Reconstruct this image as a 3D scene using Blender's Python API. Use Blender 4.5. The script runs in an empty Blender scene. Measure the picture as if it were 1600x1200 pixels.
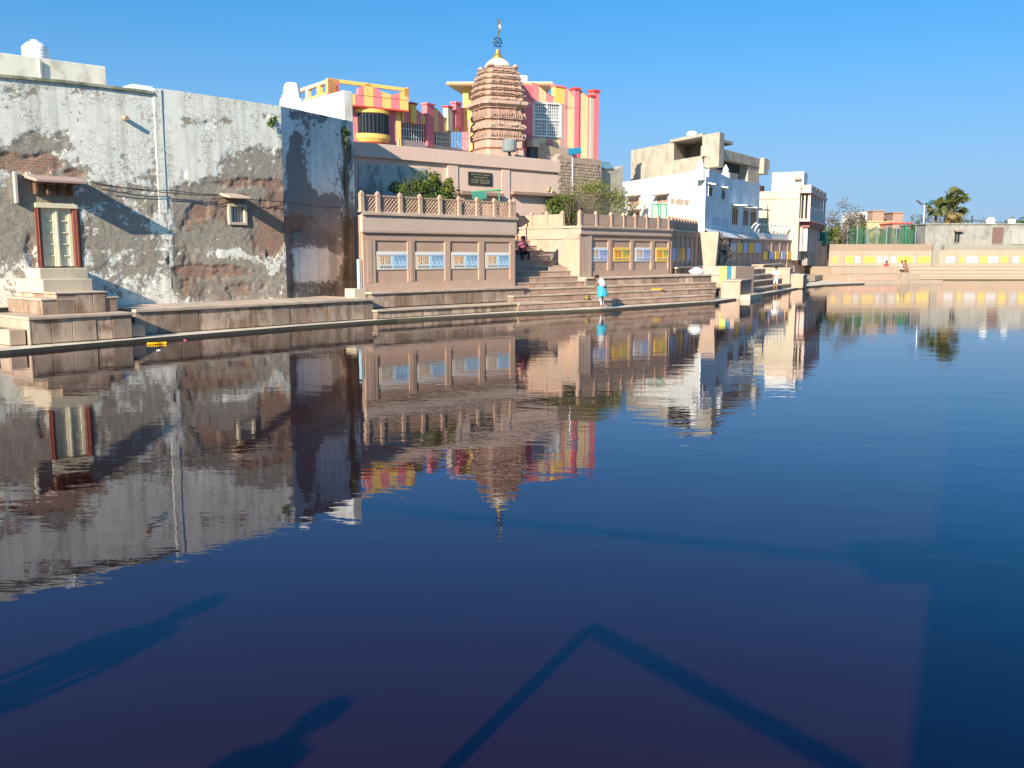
import bpy, bmesh, math, random
import numpy as np
from mathutils import Vector, Matrix
random.seed(7); np.random.seed(7)
R = math.radians
scn = bpy.context.scene
COL = scn.collection

# ------------------------------------------------------------------ camera
CAM_H = 2.6
FPX = 1450.0                       # focal length in pixels of the 1600 px wide photograph
PITCH = math.atan((600 - 396) / FPX)
cd = bpy.data.cameras.new('camera'); cam = bpy.data.objects.new('camera', cd); COL.objects.link(cam)
cam.location = (0, 0, CAM_H); cam.rotation_euler = (math.pi / 2 - PITCH, 0, 0)
cd.sensor_width = 36.0; cd.lens = FPX / 1600 * 36.0; cd.clip_start = 0.05; cd.clip_end = 6000
scn.camera = cam
# ------------------------------------------------------------------ sky + sun
SUN_EL = R(23.7); SUN_AZ = R(26.0)          # light travels towards (+sin az, +cos az)
LH = (math.sin(SUN_AZ), math.cos(SUN_AZ))
world = bpy.data.worlds.new('World'); scn.world = world; world.use_nodes = True
wn = world.node_tree; wn.nodes.clear()
sky = wn.nodes.new('ShaderNodeTexSky'); sky.sky_type = 'NISHITA'; sky.sun_disc = False
sky.sun_elevation = SUN_EL; sky.sun_rotation = SUN_AZ + math.pi
sky.altitude = 0; sky.air_density = 1.0; sky.dust_density = 1.0; sky.ozone_density = 8.0
EXPO = 0.95; SKY_S = 0.14
tc = wn.nodes.new('ShaderNodeTexCoord'); mp = wn.nodes.new('ShaderNodeMapping'); mp.inputs['Location'].default_value = (0, 0, .3)
nv = wn.nodes.new('ShaderNodeVectorMath'); nv.operation = 'NORMALIZE'
wn.links.new(tc.outputs['Generated'], mp.inputs[0]); wn.links.new(mp.outputs[0], nv.inputs[0]); wn.links.new(nv.outputs[0], sky.inputs[0])
wb = wn.nodes.new('ShaderNodeMix'); wb.data_type = 'RGBA'; wb.blend_type = 'MULTIPLY'; wb.inputs[0].default_value = 1; wb.inputs[7].default_value = (.36, 1.06, 1.02, 1)
wn.links.new(sky.outputs[0], wb.inputs[6])
sz_ = wn.nodes.new('ShaderNodeSeparateXYZ'); wn.links.new(tc.outputs['Generated'], sz_.inputs[0])
def wmath(op, a, b):
    q = wn.nodes.new('ShaderNodeMath'); q.operation = op
    for s_, x in ((q.inputs[0], a), (q.inputs[1], b)):
        if isinstance(x, (int, float)): s_.default_value = x
        else: wn.links.new(x, s_)
    return q.outputs[0]
hz = wmath('MULTIPLY', wmath('POWER', 2.718, wmath('MULTIPLY', wmath('POWER', wmath('DIVIDE', sz_.outputs[2], .17), 2), -1)), .97)      # pale dusty air low down, all round
hm = wn.nodes.new('ShaderNodeMix'); hm.data_type = 'RGBA'; wn.links.new(hz, hm.inputs[0]); wn.links.new(wb.outputs[2], hm.inputs[6])
k_ = 1 / (2 ** EXPO * SKY_S); hm.inputs[7].default_value = (.38 * k_, .58 * k_, .79 * k_, 1)
bg = wn.nodes.new('ShaderNodeBackground'); bg.inputs[1].default_value = SKY_S
wo = wn.nodes.new('ShaderNodeOutputWorld')
wn.links.new(hm.outputs[2], bg.inputs[0]); wn.links.new(bg.outputs[0], wo.inputs[0])
sl = bpy.data.lights.new('sun', 'SUN'); sl.energy = 5.0; sl.angle = R(0.5); sl.color = (1.0, 0.885, 0.72)
sun = bpy.data.objects.new('sun', sl); COL.objects.link(sun); sun.location = (-30, -50, 40)
Ld = Vector((LH[0] * math.cos(SUN_EL), LH[1] * math.cos(SUN_EL), -math.sin(SUN_EL)))
sun.rotation_euler = Ld.to_track_quat('-Z', 'Y').to_euler()
scn.view_settings.view_transform = 'Standard'; scn.view_settings.look = 'None'
scn.view_settings.exposure = EXPO; scn.view_settings.gamma = 1.0; scn.view_settings.use_curve_mapping = False
scn.cycles.max_bounces = 6; scn.cycles.caustics_reflective = False; scn.cycles.caustics_refractive = False

# ------------------------------------------------------------------ geometry of the place
CP, SP = math.cos(PITCH), math.sin(PITCH)
def ray(x, y):
    u = (x - 800) / FPX; v = (600 - y) / FPX
    return (u, CP + v * SP, -SP + v * CP)
def at(x, y, Y):
    d = ray(x, y); t = Y / d[1]; return Vector((d[0] * t, Y, CAM_H + d[2] * t))
def proj(X, Y, Z):
    dz = Z - CAM_H; fw = Y * CP - dz * SP; up = Y * SP + dz * CP
    return 800 + FPX * X / fw, 600 - FPX * up / fw
class Frame:
    """a vertical plane in plan: s runs along it, b runs behind it, z up"""
    def __init__(self, A, B):
        self.A = Vector((A[0], A[1])); d = Vector((B[0] - A[0], B[1] - A[1])); self.L = d.length
        self.u = d.normalized(); self.k = Vector((-self.u.y, self.u.x)); self.rz = math.atan2(self.u.y, self.u.x)
    def w(self, s, b=0, z=0):
        q = self.A + self.u * s + self.k * b; return Vector((q.x, q.y, z))
    def sz(self, px, py, b=0):
        d = ray(px, py); A = self.A + self.k * b; u = self.u
        det = -d[0] * u.y + u.x * d[1]; t = (-A.x * u.y + u.x * A.y) / det
        P = Vector((d[0] * t, d[1] * t)) - A
        return P.dot(u), CAM_H + d[2] * t
    def s(self, px, b=0, py=396): return self.sz(px, py, b)[0]
    def z(self, px, py, b=0): return self.sz(px, py, b)[1]
def fpx(p1, Y1, p2, Y2):
    a = at(p1, 396, Y1); b = at(p2, 396, Y2); return Frame((a.x, a.y), (b.x, b.y))

class MB:
    def __init__(self): self.v = []; self.f = []; self.m = []
    def add(self, vs, fs, mi=0):
        o = len(self.v); self.v += [tuple(q) for q in vs]; self.f += [tuple(i + o for i in q) for q in fs]; self.m += [mi] * len(fs); return self
    def box(self, x0, x1, y0, y1, z0, z1, mi=0):
        return self.add([(x0,y0,z0),(x1,y0,z0),(x1,y1,z0),(x0,y1,z0),(x0,y0,z1),(x1,y0,z1),(x1,y1,z1),(x0,y1,z1)],
                        [(0,3,2,1),(4,5,6,7),(0,1,5,4),(1,2,6,5),(2,3,7,6),(3,0,4,7)], mi)
    def hexa(self, b4, t4, mi=0):
        return self.add(list(b4) + list(t4), [(0,3,2,1),(4,5,6,7),(0,1,5,4),(1,2,6,5),(2,3,7,6),(3,0,4,7)], mi)
    def tube(self, pts, r, n=6, mi=0, r2=None):
        pts = [Vector(p) for p in pts]; rings = []; N = len(pts)
        for i, p in enumerate(pts):
            t = (pts[min(i + 1, N - 1)] - pts[max(i - 1, 0)]).normalized()
            a = t.cross(Vector((0, 0, 1)) if abs(t.z) < .9 else Vector((1, 0, 0))).normalized(); b = t.cross(a)
            rr = r if r2 is None else r + (r2 - r) * i / max(1, N - 1)
            rings.append([p + (a * math.cos(2 * math.pi * k / n) + b * math.sin(2 * math.pi * k / n)) * rr for k in range(n)])
        vs = [q for ring in rings for q in ring]
        fs = [(i*n+k, i*n+(k+1) % n, (i+1)*n+(k+1) % n, (i+1)*n+k) for i in range(N-1) for k in range(n)]
        fs += [tuple(range(n))[::-1], tuple((N-1)*n+k for k in range(n))]
        return self.add(vs, fs, mi)
    def lathe(self, prof, n=16, c=(0, 0), mi=0, sx=1, sy=1):
        vs = [(c[0] + r * sx * math.cos(2*math.pi*k/n), c[1] + r * sy * math.sin(2*math.pi*k/n), z) for r, z in prof for k in range(n)]
        N = len(prof); fs = [(i*n+k, i*n+(k+1) % n, (i+1)*n+(k+1) % n, (i+1)*n+k) for i in range(N-1) for k in range(n)]
        fs += [tuple(range(n))[::-1], tuple((N-1)*n+k for k in range(n))]
        return self.add(vs, fs, mi)
    def prism(self, poly, y0, y1, mi=0):
        """polygon in (x,z) pushed from y0 to y1"""
        n = len(poly); vs = [(x, y0, z) for x, z in poly] + [(x, y1, z) for x, z in poly]
        return self.add(vs, [tuple(range(n)), tuple(range(n, 2*n))[::-1]] + [(i, n+i, n+(i+1) % n, (i+1) % n) for i in range(n)], mi)
    def slab(self, poly, z0, z1, mi=0):
        n = len(poly); vs = [(x, y, z0) for x, y in poly] + [(x, y, z1) for x, y in poly]
        return self.add(vs, [tuple(range(n))[::-1], tuple(range(n, 2*n))] + [(i, (i+1) % n, n+(i+1) % n, n+i) for i in range(n)], mi)
    def loft(self, rings, mi=0, cap=True):
        n = len(rings[0]); vs = [q for r in rings for q in r]; N = len(rings)
        fs = [(i*n+k, i*n+(k+1) % n, (i+1)*n+(k+1) % n, (i+1)*n+k) for i in range(N-1) for k in range(n)]
        if cap: fs += [tuple(range(n))[::-1], tuple((N-1)*n+k for k in range(n))]
        return self.add(vs, fs, mi)
    def mesh(self, name, mats, smooth=False):
        me = bpy.data.meshes.new(name); me.from_pydata(self.v, [], self.f)
        for m in (mats if isinstance(mats, (list, tuple)) else [mats]): me.materials.append(m)
        if any(self.m): me.polygons.foreach_set('material_index', self.m)
        bm = bmesh.new(); bm.from_mesh(me); bmesh.ops.recalc_face_normals(bm, faces=bm.faces); bm.to_mesh(me); bm.free()
        if smooth: me.polygons.foreach_set('use_smooth', [True] * len(me.polygons))
        me.update(); return me
def tag(o, label=None, cat=None, group=None, kind=None):
    for k, v in (('label', label), ('category', cat), ('group', group), ('kind', kind)):
        if v: o[k] = v
    return o
def link(name, me, parent=None, loc=(0, 0, 0), rz=0, bevel=0):
    o = bpy.data.objects.new(name, me); COL.objects.link(o); o.location = loc; o.rotation_euler = (0, 0, rz)
    if parent: o.parent = parent
    if bevel:
        b = o.modifiers.new('bevel', 'BEVEL'); b.width = bevel; b.segments = 2; b.limit_method = 'ANGLE'
    return o
def part(name, mb, mat, parent, bevel=0, smooth=False, loc=(0, 0, 0), rz=0):
    return link(name, mb.mesh(name, mat, smooth), parent, loc, rz, bevel)
def thing(name, label, cat, loc=(0, 0, 0), rz=0, group=None):
    o = link(name, None, None, loc, rz); o.empty_display_size = .3
    return tag(o, label, cat, group)
def fthing(name, label, cat, F, s=0, b=0, z=0, group=None):
    return thing(name, label, cat, F.w(s, b, z), F.rz, group)
def copy_tree(o, parent=None):
    c = o.copy(); COL.objects.link(c); c.parent = parent
    for ch in o.children: copy_tree(ch, c)
    return c

# ------------------------------------------------------------------ materials
def nodes(name):
    m = bpy.data.materials.new(name); m.use_nodes = True; nt = m.node_tree; nt.nodes.clear()
    out = nt.nodes.new('ShaderNodeOutputMaterial'); bs = nt.nodes.new('ShaderNodeBsdfPrincipled')
    nt.links.new(bs.outputs[0], out.inputs[0])
    return m, nt, bs
class NT:
    def __init__(self, nt): self.nt = nt
    def n(self, t, **kw):
        q = self.nt.nodes.new(t)
        for k, v in kw.items(): setattr(q, k, v)
        return q
    def l(self, a, b): self.nt.links.new(a, b)
    def val(self, s, x):
        if hasattr(x, 'is_output') or isinstance(x, bpy.types.NodeSocket): self.l(x, s)
        else: s.default_value = x
    def math(self, op, a, b=0.0, clamp=False):
        q = self.n('ShaderNodeMath', operation=op, use_clamp=clamp); self.val(q.inputs[0], a); self.val(q.inputs[1], b); return q.outputs[0]
    def noise(self, vec, scale, detail=4, rough=.55, dist=0):
        q = self.n('ShaderNodeTexNoise'); self.l(vec, q.inputs['Vector']); q.inputs['Scale'].default_value = scale
        q.inputs['Detail'].default_value = detail; q.inputs['Roughness'].default_value = rough; q.inputs['Distortion'].default_value = dist
        return q.outputs['Fac']
    def mapv(self, vec, sc, loc=(0, 0, 0)):
        q = self.n('ShaderNodeMapping'); self.l(vec, q.inputs[0]); q.inputs['Scale'].default_value = sc; q.inputs['Location'].default_value = loc; return q.outputs[0]
    def ramp(self, fac, stops, interp='LINEAR'):
        q = self.n('ShaderNodeValToRGB'); q.color_ramp.interpolation = interp; self.l(fac, q.inputs[0]); e = q.color_ramp.elements
        while len(e) < len(stops): e.new(.5)
        for i, (p, c) in enumerate(stops):
            e[i].position = p; e[i].color = (*c, 1) if not isinstance(c, (int, float)) else (c, c, c, 1)
        return q.outputs[0]
    def mix(self, fac, a, b, mode='MIX'):
        q = self.n('ShaderNodeMix', data_type='RGBA', blend_type=mode); self.val(q.inputs[0], fac)
        for s, x in ((q.inputs[6], a), (q.inputs[7], b)):
            if isinstance(x, tuple): s.default_value = (*x, 1)
            else: self.l(x, s)
        return q.outputs[2]
    def bump(self, h, strength, dist, normal=None):
        q = self.n('ShaderNodeBump'); q.inputs['Strength'].default_value = strength; q.inputs['Distance'].default_value = dist; self.l(h, q.inputs['Height'])
        if normal: self.l(normal, q.inputs['Normal'])
        return q.outputs[0]
MATS = {}
def M(name, col, rough=.85, var=.18, scale=2.5, streak=.0, rand=.0, bump=.25, dist=.02, metal=0, stain=None, stainamt=.5, fine=35):
    """weathered painted or stone surface: broad mottling, grain, vertical streaks, colour shift per piece"""
    if name in MATS: return MATS[name]
    m, nt, bs = nodes(name); T = NT(nt)
    co = T.n('ShaderNodeTexCoord').outputs['Object']
    oi = T.n('ShaderNodeObjectInfo').outputs['Random']
    cb = T.n('ShaderNodeCombineXYZ'); T.l(T.math('MULTIPLY', oi, 37.0), cb.inputs[0]); T.l(T.math('MULTIPLY', oi, 91.0), cb.inputs[1])
    va = T.n('ShaderNodeVectorMath', operation='ADD'); T.l(co, va.inputs[0]); T.l(cb.outputs[0], va.inputs[1]); co2 = va.outputs[0] if rand else co
    n1 = T.noise(co2, scale, 5, .6); n2 = T.noise(co2, fine, 3, .6)
    f = T.math('ADD', T.math('MULTIPLY', T.math('SUBTRACT', n1, .5), var * 3.2), T.math('MULTIPLY', T.math('SUBTRACT', n2, .5), var * 1.2))
    if streak:
        n3 = T.noise(T.mapv(co2, (5, 5, .35)), 1.0, 4, .6)
        f = T.math('ADD', f, T.math('MULTIPLY', T.math('SUBTRACT', n3, .5), streak * 3))
    if rand: f = T.math('ADD', f, T.math('MULTIPLY', T.math('SUBTRACT', oi, .5), rand * 2))
    hi = min(1.62, .98 / max(col)); lo = 2 - hi if hi < 1.62 else .38
    c = T.mix(T.math('ADD', T.math('MULTIPLY', T.math('MULTIPLY', f, .62 / (hi - 1)), .5), .5, True), tuple(x * lo for x in col), tuple(x * hi for x in col))
    if stain:
        n4 = T.noise(T.mapv(co2, (1.6, 1.6, .8), (3, 7, 1)), 1.1, 6, .65, .4)
        c = T.mix(T.math('MULTIPLY', T.ramp(n4, [(.47, 0), (.6, 1)]), stainamt), c, stain)
    T.l(c, bs.inputs['Base Color']); bs.inputs['Roughness'].default_value = rough; bs.inputs['Metallic'].default_value = metal
    bs.inputs['Specular IOR Level'].default_value = .3
    if bump: T.l(T.bump(T.math('ADD', T.math('MULTIPLY', n1, .6), T.math('MULTIPLY', n2, .4)), bump, dist), bs.inputs['Normal'])
    MATS[name] = m; return m
def flat(name, col, rough=.7, metal=0):
    if name in MATS: return MATS[name]
    return M(name, col, rough, .08, 6, bump=.1, metal=metal)
def stripes(name, ca, cb_, period, duty=.5, ph=0):
    m, nt, bs = nodes(name); T = NT(nt); co = T.n('ShaderNodeTexCoord').outputs['Object']
    sx = T.n('ShaderNodeSeparateXYZ'); T.l(co, sx.inputs[0])
    wob = T.math('MULTIPLY', T.noise(co, 3, 2), .03)
    fr = T.math('FRACT', T.math('DIVIDE', T.math('ADD', T.math('ADD', sx.outputs[0], wob), 100 + ph), period))
    k = T.math('GREATER_THAN', fr, duty)
    n1 = T.noise(co, 1.6, 5, .6); g = T.noise(T.mapv(co, (6, 6, .5)), 1, 4)
    c = T.mix(k, ca, cb_)
    c = T.mix(T.math('MULTIPLY', T.ramp(T.math('MULTIPLY', n1, g), [(.2, 0), (.38, 1)]), .35), c, (.42, .34, .26))
    T.l(c, bs.inputs['Base Color']); bs.inputs['Roughness'].default_value = .75; bs.inputs['Specular IOR Level'].default_value = .25
    T.l(T.bump(n1, .15, .02), bs.inputs['Normal']); return m
def peeling(name, white, grey, brickA, brickB, mortar, dirt):
    """paint over cement over brick; the three layers follow the mesh attributes peel / brick / damp"""
    m, nt, bs = nodes(name); T = NT(nt); co = T.n('ShaderNodeTexCoord').outputs['Object']
    def attr(a):
        q = T.n('ShaderNodeAttribute', attribute_name=a); return q.outputs['Fac']
    fn = T.noise(co, 6, 8, .68, .2); f2 = T.noise(co, 22, 5, .65); big = T.noise(co, .9, 5, .6)
    pl = T.math('ADD', attr('peel'), T.math('ADD', T.math('MULTIPLY', T.math('SUBTRACT', fn, .5), 2.0), T.math('ADD', T.math('MULTIPLY', T.math('SUBTRACT', f2, .5), .9), T.math('MULTIPLY', T.math('SUBTRACT', T.noise(co, 1.8, 4, .6), .5), 1.7))))
    P = T.ramp(pl, [(.50, 0), (.525, 1)])
    bl = T.math('ADD', attr('brick'), T.math('ADD', T.math('MULTIPLY', T.math('SUBTRACT', fn, .5), 1.5), T.math('ADD', T.math('MULTIPLY', T.math('SUBTRACT', f2, .5), 1.0), T.math('MULTIPLY', T.math('SUBTRACT', T.noise(co, 2.3, 4, .6), .5), 1.0))))
    B = T.ramp(bl, [(.47, 0), (.55, 1)])
    # crackle in the paint
    vo = T.n('ShaderNodeTexVoronoi', feature='DISTANCE_TO_EDGE'); dv = T.n('ShaderNodeVectorMath', operation='ADD')
    T.l(co, dv.inputs[0]); nz = T.n('ShaderNodeTexNoise'); T.l(co, nz.inputs['Vector']); nz.inputs['Scale'].default_value = 5
    sc = T.n('ShaderNodeVectorMath', operation='SCALE'); T.l(nz.outputs['Color'], sc.inputs[0]); sc.inputs['Scale'].default_value = .28; T.l(sc.outputs[0], dv.inputs[1])
    T.l(dv.outputs[0], vo.inputs['Vector']); vo.inputs['Scale'].default_value = 5.5
    ck = T.math('MULTIPLY', T.ramp(vo.outputs['Distance'], [(.0, 1), (.035, 0)]), T.ramp(T.noise(co, .8, 3), [(.44, 0), (.58, .85)]))
    st = T.noise(T.mapv(co, (4, 4, .22)), 1, 5, .6)
    wcol = T.mix(T.ramp(st, [(.46, 0), (.72, .5)]), white, dirt)
    wcol = T.mix(T.ramp(big, [(.5, 0), (.75, .35)]), wcol, tuple(x * .62 for x in white))
    fl_ = T.math('MULTIPLY', T.ramp(T.noise(co, 13, 4, .7), [(.60, 0), (.66, 1)]), T.ramp(T.noise(co, .7, 3, .6), [(.42, 0), (.6, .85)]))
    wcol = T.mix(T.ramp(T.noise(co, 2.7, 5, .65), [(.35, .55), (.62, 0)]), wcol, tuple(x * y for x, y in zip(white, (.78, .77, .70))))
    wcol = T.mix(fl_, wcol, tuple(x * 1.25 for x in grey))
    wcol = T.mix(ck, wcol, (.17, .16, .14))
    gcol = T.mix(fn, tuple(x * .55 for x in grey), tuple(x * 1.5 for x in grey))
    gcol = T.mix(T.ramp(f2, [(.45, 0), (.7, .45)]), gcol, tuple(x * 1.75 for x in grey))
    sx = T.n('ShaderNodeSeparateXYZ'); T.l(co, sx.inputs[0]); cx = T.n('ShaderNodeCombineXYZ')
    T.l(T.math('ADD', sx.outputs[0], T.math('MULTIPLY', fn, .05)), cx.inputs[0]); T.l(T.math('ADD', sx.outputs[2], T.math('MULTIPLY', f2, .02)), cx.inputs[1])
    br = T.n('ShaderNodeTexBrick'); T.l(cx.outputs[0], br.inputs['Vector']); br.inputs['Scale'].default_value = 1.0
    br.inputs['Brick Width'].default_value = .22; br.inputs['Row Height'].default_value = .085; br.inputs['Mortar Size'].default_value = .016; br.inputs['Bias'].default_value = 0
    br.inputs['Color1'].default_value = (*brickA, 1); br.inputs['Color2'].default_value = (*brickB, 1); br.inputs['Mortar'].default_value = (*mortar, 1)
    bcol = T.mix(T.ramp(fn, [(.35, .0), (.75, .75)]), br.outputs['Color'], tuple(x * .9 for x in mortar))
    c = T.mix(P, wcol, gcol); c = T.mix(B, c, bcol)
    c = T.mix(T.math('MULTIPLY', T.math('ADD', attr('damp'), T.math('MULTIPLY', T.math('SUBTRACT', st, .5), .8), True), .85), c, (.055, .05, .04))
    T.l(c, bs.inputs['Base Color']); bs.inputs['Roughness'].default_value = .92; bs.inputs['Specular IOR Level'].default_value = .15
    h = T.math('SUBTRACT', T.math('MULTIPLY', T.math('SUBTRACT', 1.0, P), .5), T.math('MULTIPLY', ck, .3))
    h = T.math('ADD', h, T.math('MULTIPLY', T.math('MULTIPLY', fn, .55), T.math('ADD', P, .12)))
    h = T.math('SUBTRACT', h, T.math('MULTIPLY', B, T.math('ADD', .1, T.math('MULTIPLY', br.outputs['Fac'], .8))))
    h = T.math('ADD', h, T.math('MULTIPLY', f2, .16))
    T.l(T.bump(h, .9, .045), bs.inputs['Normal'])
    return m
def leafmat(name, ca, cb_, trans=.25):
    m, nt, bs = nodes(name); T = NT(nt)
    co = T.n('ShaderNodeTexCoord').outputs['Object']; n1 = T.noise(co, 1.7, 3); n2 = T.noise(co, 9, 2)
    T.l(T.mix(T.ramp(T.math('ADD', T.math('MULTIPLY', n1, .5), T.math('MULTIPLY', n2, .5)), [(.35, 0), (.65, 1)]), ca, cb_), bs.inputs['Base Color'])
    bs.inputs['Roughness'].default_value = .55; bs.inputs['Specular IOR Level'].default_value = .3
    bs.inputs['Transmission Weight'].default_value = 0
    tr = T.n('ShaderNodeBsdfTranslucent'); T.l(bs.inputs['Base Color'].links[0].from_socket, tr.inputs[0])
    mx = T.n('ShaderNodeMixShader'); mx.inputs[0].default_value = trans
    out = [q for q in nt.nodes if q.type == 'OUTPUT_MATERIAL'][0]
    T.l(bs.outputs[0], mx.inputs[1]); T.l(tr.outputs[0], mx.inputs[2]); T.l(mx.outputs[0], out.inputs[0]); return m

SAND = M('sandstone', (.49, .325, .235), .85, .16, 1.6, .10, .06, .25, .01)
SANDL = M('sandstone_pale', (.47, .345, .265), .85, .18, 1.4, .16, .06, .25, .012, stain=(.35, .245, .18), stainamt=.45)
SANDM = M('sandstone_frieze', (.58, .43, .34), .85, .10, 1.2, .06, .04, .2, .01)
SLAB = M('sandstone_slab', (.40, .295, .22), .8, .26, 1.6, .34, .60, .35, .014, stain=(.20, .12, .078), stainamt=.85)
COPE = M('coping_stone', (.53, .41, .315), .8, .2, 2.2, 0, .14, .3, .012, stain=(.36, .26, .19), stainamt=.5)
KERB = M('quay_kerb_stone', (.66, .57, .46), .75, .16, 1.2, 0, 0, .3, .015, stain=(.36, .28, .20), stainamt=.5)
WHITE = M('whitewash', (.74, .74, .71), .85, .06, 1.4, .06, 0, .15, .01, stain=(.5, .47, .42), stainamt=.25)
CREAM = M('cream_plaster', (.54, .46, .34), .9, .1, 1.1, .12, 0, .2, .01, stain=(.40, .34, .26), stainamt=.4)
CONC = M('raw_concrete', (.43, .38, .30), .9, .13, .9, .18, 0, .25, .015, stain=(.22, .19, .15), stainamt=.5)
CONCL = M('pale_cement', (.50, .48, .43), .9, .14, .8, .14, 0, .2, .015, stain=(.30, .29, .26), stainamt=.5)
BRICK = M('rough_brick', (.33, .23, .17), .9, .2, 3, 0, 0, .5, .03)
DARK = flat('dark_interior', (.02, .02, .022))
GLASSD = M('dark_glass', (.05, .06, .07), .15, .05, 3, bump=0)
WOODR = M('red_wood', (.23, .075, .05), .7, .25, 4, .25, 0, .4, .01)
WOODB = M('brown_wood', (.15, .085, .05), .7, .25, 4, .2, 0, .3, .01)
CREAMW = M('cream_door_paint', (.72, .65, .46), .6, .1, 3, .1, 0, .1, .01)
PINK = M('pink_paint', (.74, .18, .20), .75, .08, 1.5, .08, 0, .1, .01)
PINKP = M('pale_pink_plaster', (.68, .48, .385), .85, .09, 1.1, .08, 0, .2, .01, stain=(.60, .46, .37), stainamt=.4)
YEL = M('yellow_paint', (.85, .53, .13), .75, .08, 1.5, .08, 0, .1, .01)
RED = M('red_paint', (.55, .06, .04), .7, .1, 2, 0, 0, .1, .01)
METALW = flat('white_metal', (.72, .72, .70), .5)
METALD = flat('dark_metal', (.06, .065, .07), .5, .6)
STEEL = M('galvanised_steel', (.55, .56, .57), .4, .1, 4, 0, 0, .1, .01, metal=.8)
PLAST = flat('white_plastic', (.82, .83, .82), .45)
GREENP = flat('green_paint', (.03, .26, .13), .55)
GREEND = flat('dark_green_plastic', (.01, .10, .07), .5)
PEELA = peeling('peeling_whitewash_wall', (.84, .83, .75), (.30, .262, .215), (.33, .10, .065), (.38, .18, .12), (.36, .29, .22), (.46, .44, .38))
PEELS = peeling('peeling_side_wall', (.84, .85, .81), (.24, .225, .21), (.26, .09, .06), (.29, .14, .10), (.26, .21, .17), (.60, .61, .58))
STRP = stripes('pink_yellow_stripes', (.85, .54, .15), (.77, .20, .22), 1.25)
STRPC = stripes('pink_cream_stripes', (.80, .60, .30), (.74, .25, .245), 1.45)
BUSH = leafmat('bush_leaves', (.035, .075, .015), (.12, .17, .035))
BUSHY = leafmat('yellow_green_leaves', (.09, .12, .025), (.24, .24, .06))
DRY = leafmat('dry_twigs', (.10, .085, .07), (.20, .17, .14), .1)
PALML = leafmat('palm_leaves', (.06, .085, .02), (.20, .20, .07))
BARK = M('bark', (.16, .12, .085), .95, .2, 5, .1, 0, .5, .02)

# ------------------------------------------------------------------ numpy noise for the wall layers
def vnoise(x, y, seed):
    xi = np.floor(x).astype(np.int64); yi = np.floor(y).astype(np.int64); fx = x - xi; fy = y - yi
    fx = fx * fx * (3 - 2 * fx); fy = fy * fy * (3 - 2 * fy)
    def hsh(a, b):
        q = (a * 374761393 + b * 668265263 + seed * 974711) & 0x7fffffff; q = ((q ^ (q >> 13)) * 1274126177) & 0x7fffffff
        return ((q ^ (q >> 16)) & 0xffff) / 65535.0
    return (hsh(xi, yi) * (1 - fx) + hsh(xi + 1, yi) * fx) * (1 - fy) + (hsh(xi, yi + 1) * (1 - fx) + hsh(xi + 1, yi + 1) * fx) * fy
def fbm(x, y, seed, oct=4):
    t = 0; a = .5; n = 0
    for i in range(oct): t = t + a * vnoise(x * 2 ** i, y * 2 ** i, seed + i); n += a; a *= .55
    return t / n
def relief_wall(name, parent, F, s0, s1, z0, ztop, mat, fields, step=.05, holes=(), rough=1.0):
    """front skin of an old wall as a fine grid: lost plaster is set back, edges are ragged"""
    ns = int((s1 - s0) / step) + 1; nz = int((max(ztop(s0), ztop(s1)) - z0) / step) + 1
    S = np.linspace(s0, s1, ns); G = np.linspace(0, 1, nz)
    ss = np.repeat(S[:, None], nz, 1); zt = np.array([ztop(q) for q in S])[:, None]; zz = z0 + (zt - z0) * G[None, :]
    X = F.A.x + F.u.x * ss; Y = F.A.y + F.u.y * ss; dz = zz - CAM_H
    fw = Y * CP - dz * SP; up = Y * SP + dz * CP; px = 800 + FPX * X / fw; py = 600 - FPX * up / fw
    out = {}
    for nm, (base, blobs) in fields.items():
        v = np.full(px.shape, float(base))
        for (cx, cy, rx, ry, wgt) in blobs:
            d = ((px - cx + 14 * (fbm(ss * 1.3, zz * 1.3, 11) - .5)) / rx) ** 2 + ((py - cy + 14 * (fbm(ss * 1.3 + 40, zz * 1.3, 23) - .5)) / ry) ** 2
            k = np.clip(1.35 - d, 0, 1); v = v + wgt * k
        out[nm] = v
    pk = np.clip((out['peel'] + (fbm(ss * 3, zz * 3, 5) - .5) * 1.1 - .45) * 5, 0, 1); bk = np.clip((out['brick'] + (fbm(ss * 3, zz * 3, 5) - .5) * .9 - .4) * 5, 0, 1)
    yy = .02 * pk + .04 * bk + rough * (.03 * (fbm(ss * .5, zz * .5, 31, 2) - .5) + .022 * pk * (fbm(ss * 6, zz * 6, 41, 3) - .5))
    keep = np.ones((ns - 1, nz - 1), bool)
    for (a, b, c, d) in holes:
        sc = (S[:-1] + S[1:]) / 2; zc = (zz[:-1, :-1] + zz[1:, 1:]) / 2
        keep &= ~((sc[:, None] > a) & (sc[:, None] < b) & (zc > c) & (zc < d))
    vs = np.stack([ss, yy, zz], -1).reshape(-1, 3); idx = np.arange(ns * nz).reshape(ns, nz)
    q = np.stack([idx[:-1, :-1], idx[1:, :-1], idx[1:, 1:], idx[:-1, 1:]], -1)[keep]
    me = bpy.data.meshes.new(name); me.from_pydata(vs.tolist(), [], q.tolist()); me.materials.append(mat)
    for nm, v in out.items():
        at_ = me.attributes.new(nm, 'FLOAT', 'POINT'); at_.data.foreach_set('value', v.reshape(-1).astype(np.float32))
    me.polygons.foreach_set('use_smooth', [True] * len(me.polygons)); me.update()
    return link(name, me, parent)

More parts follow.
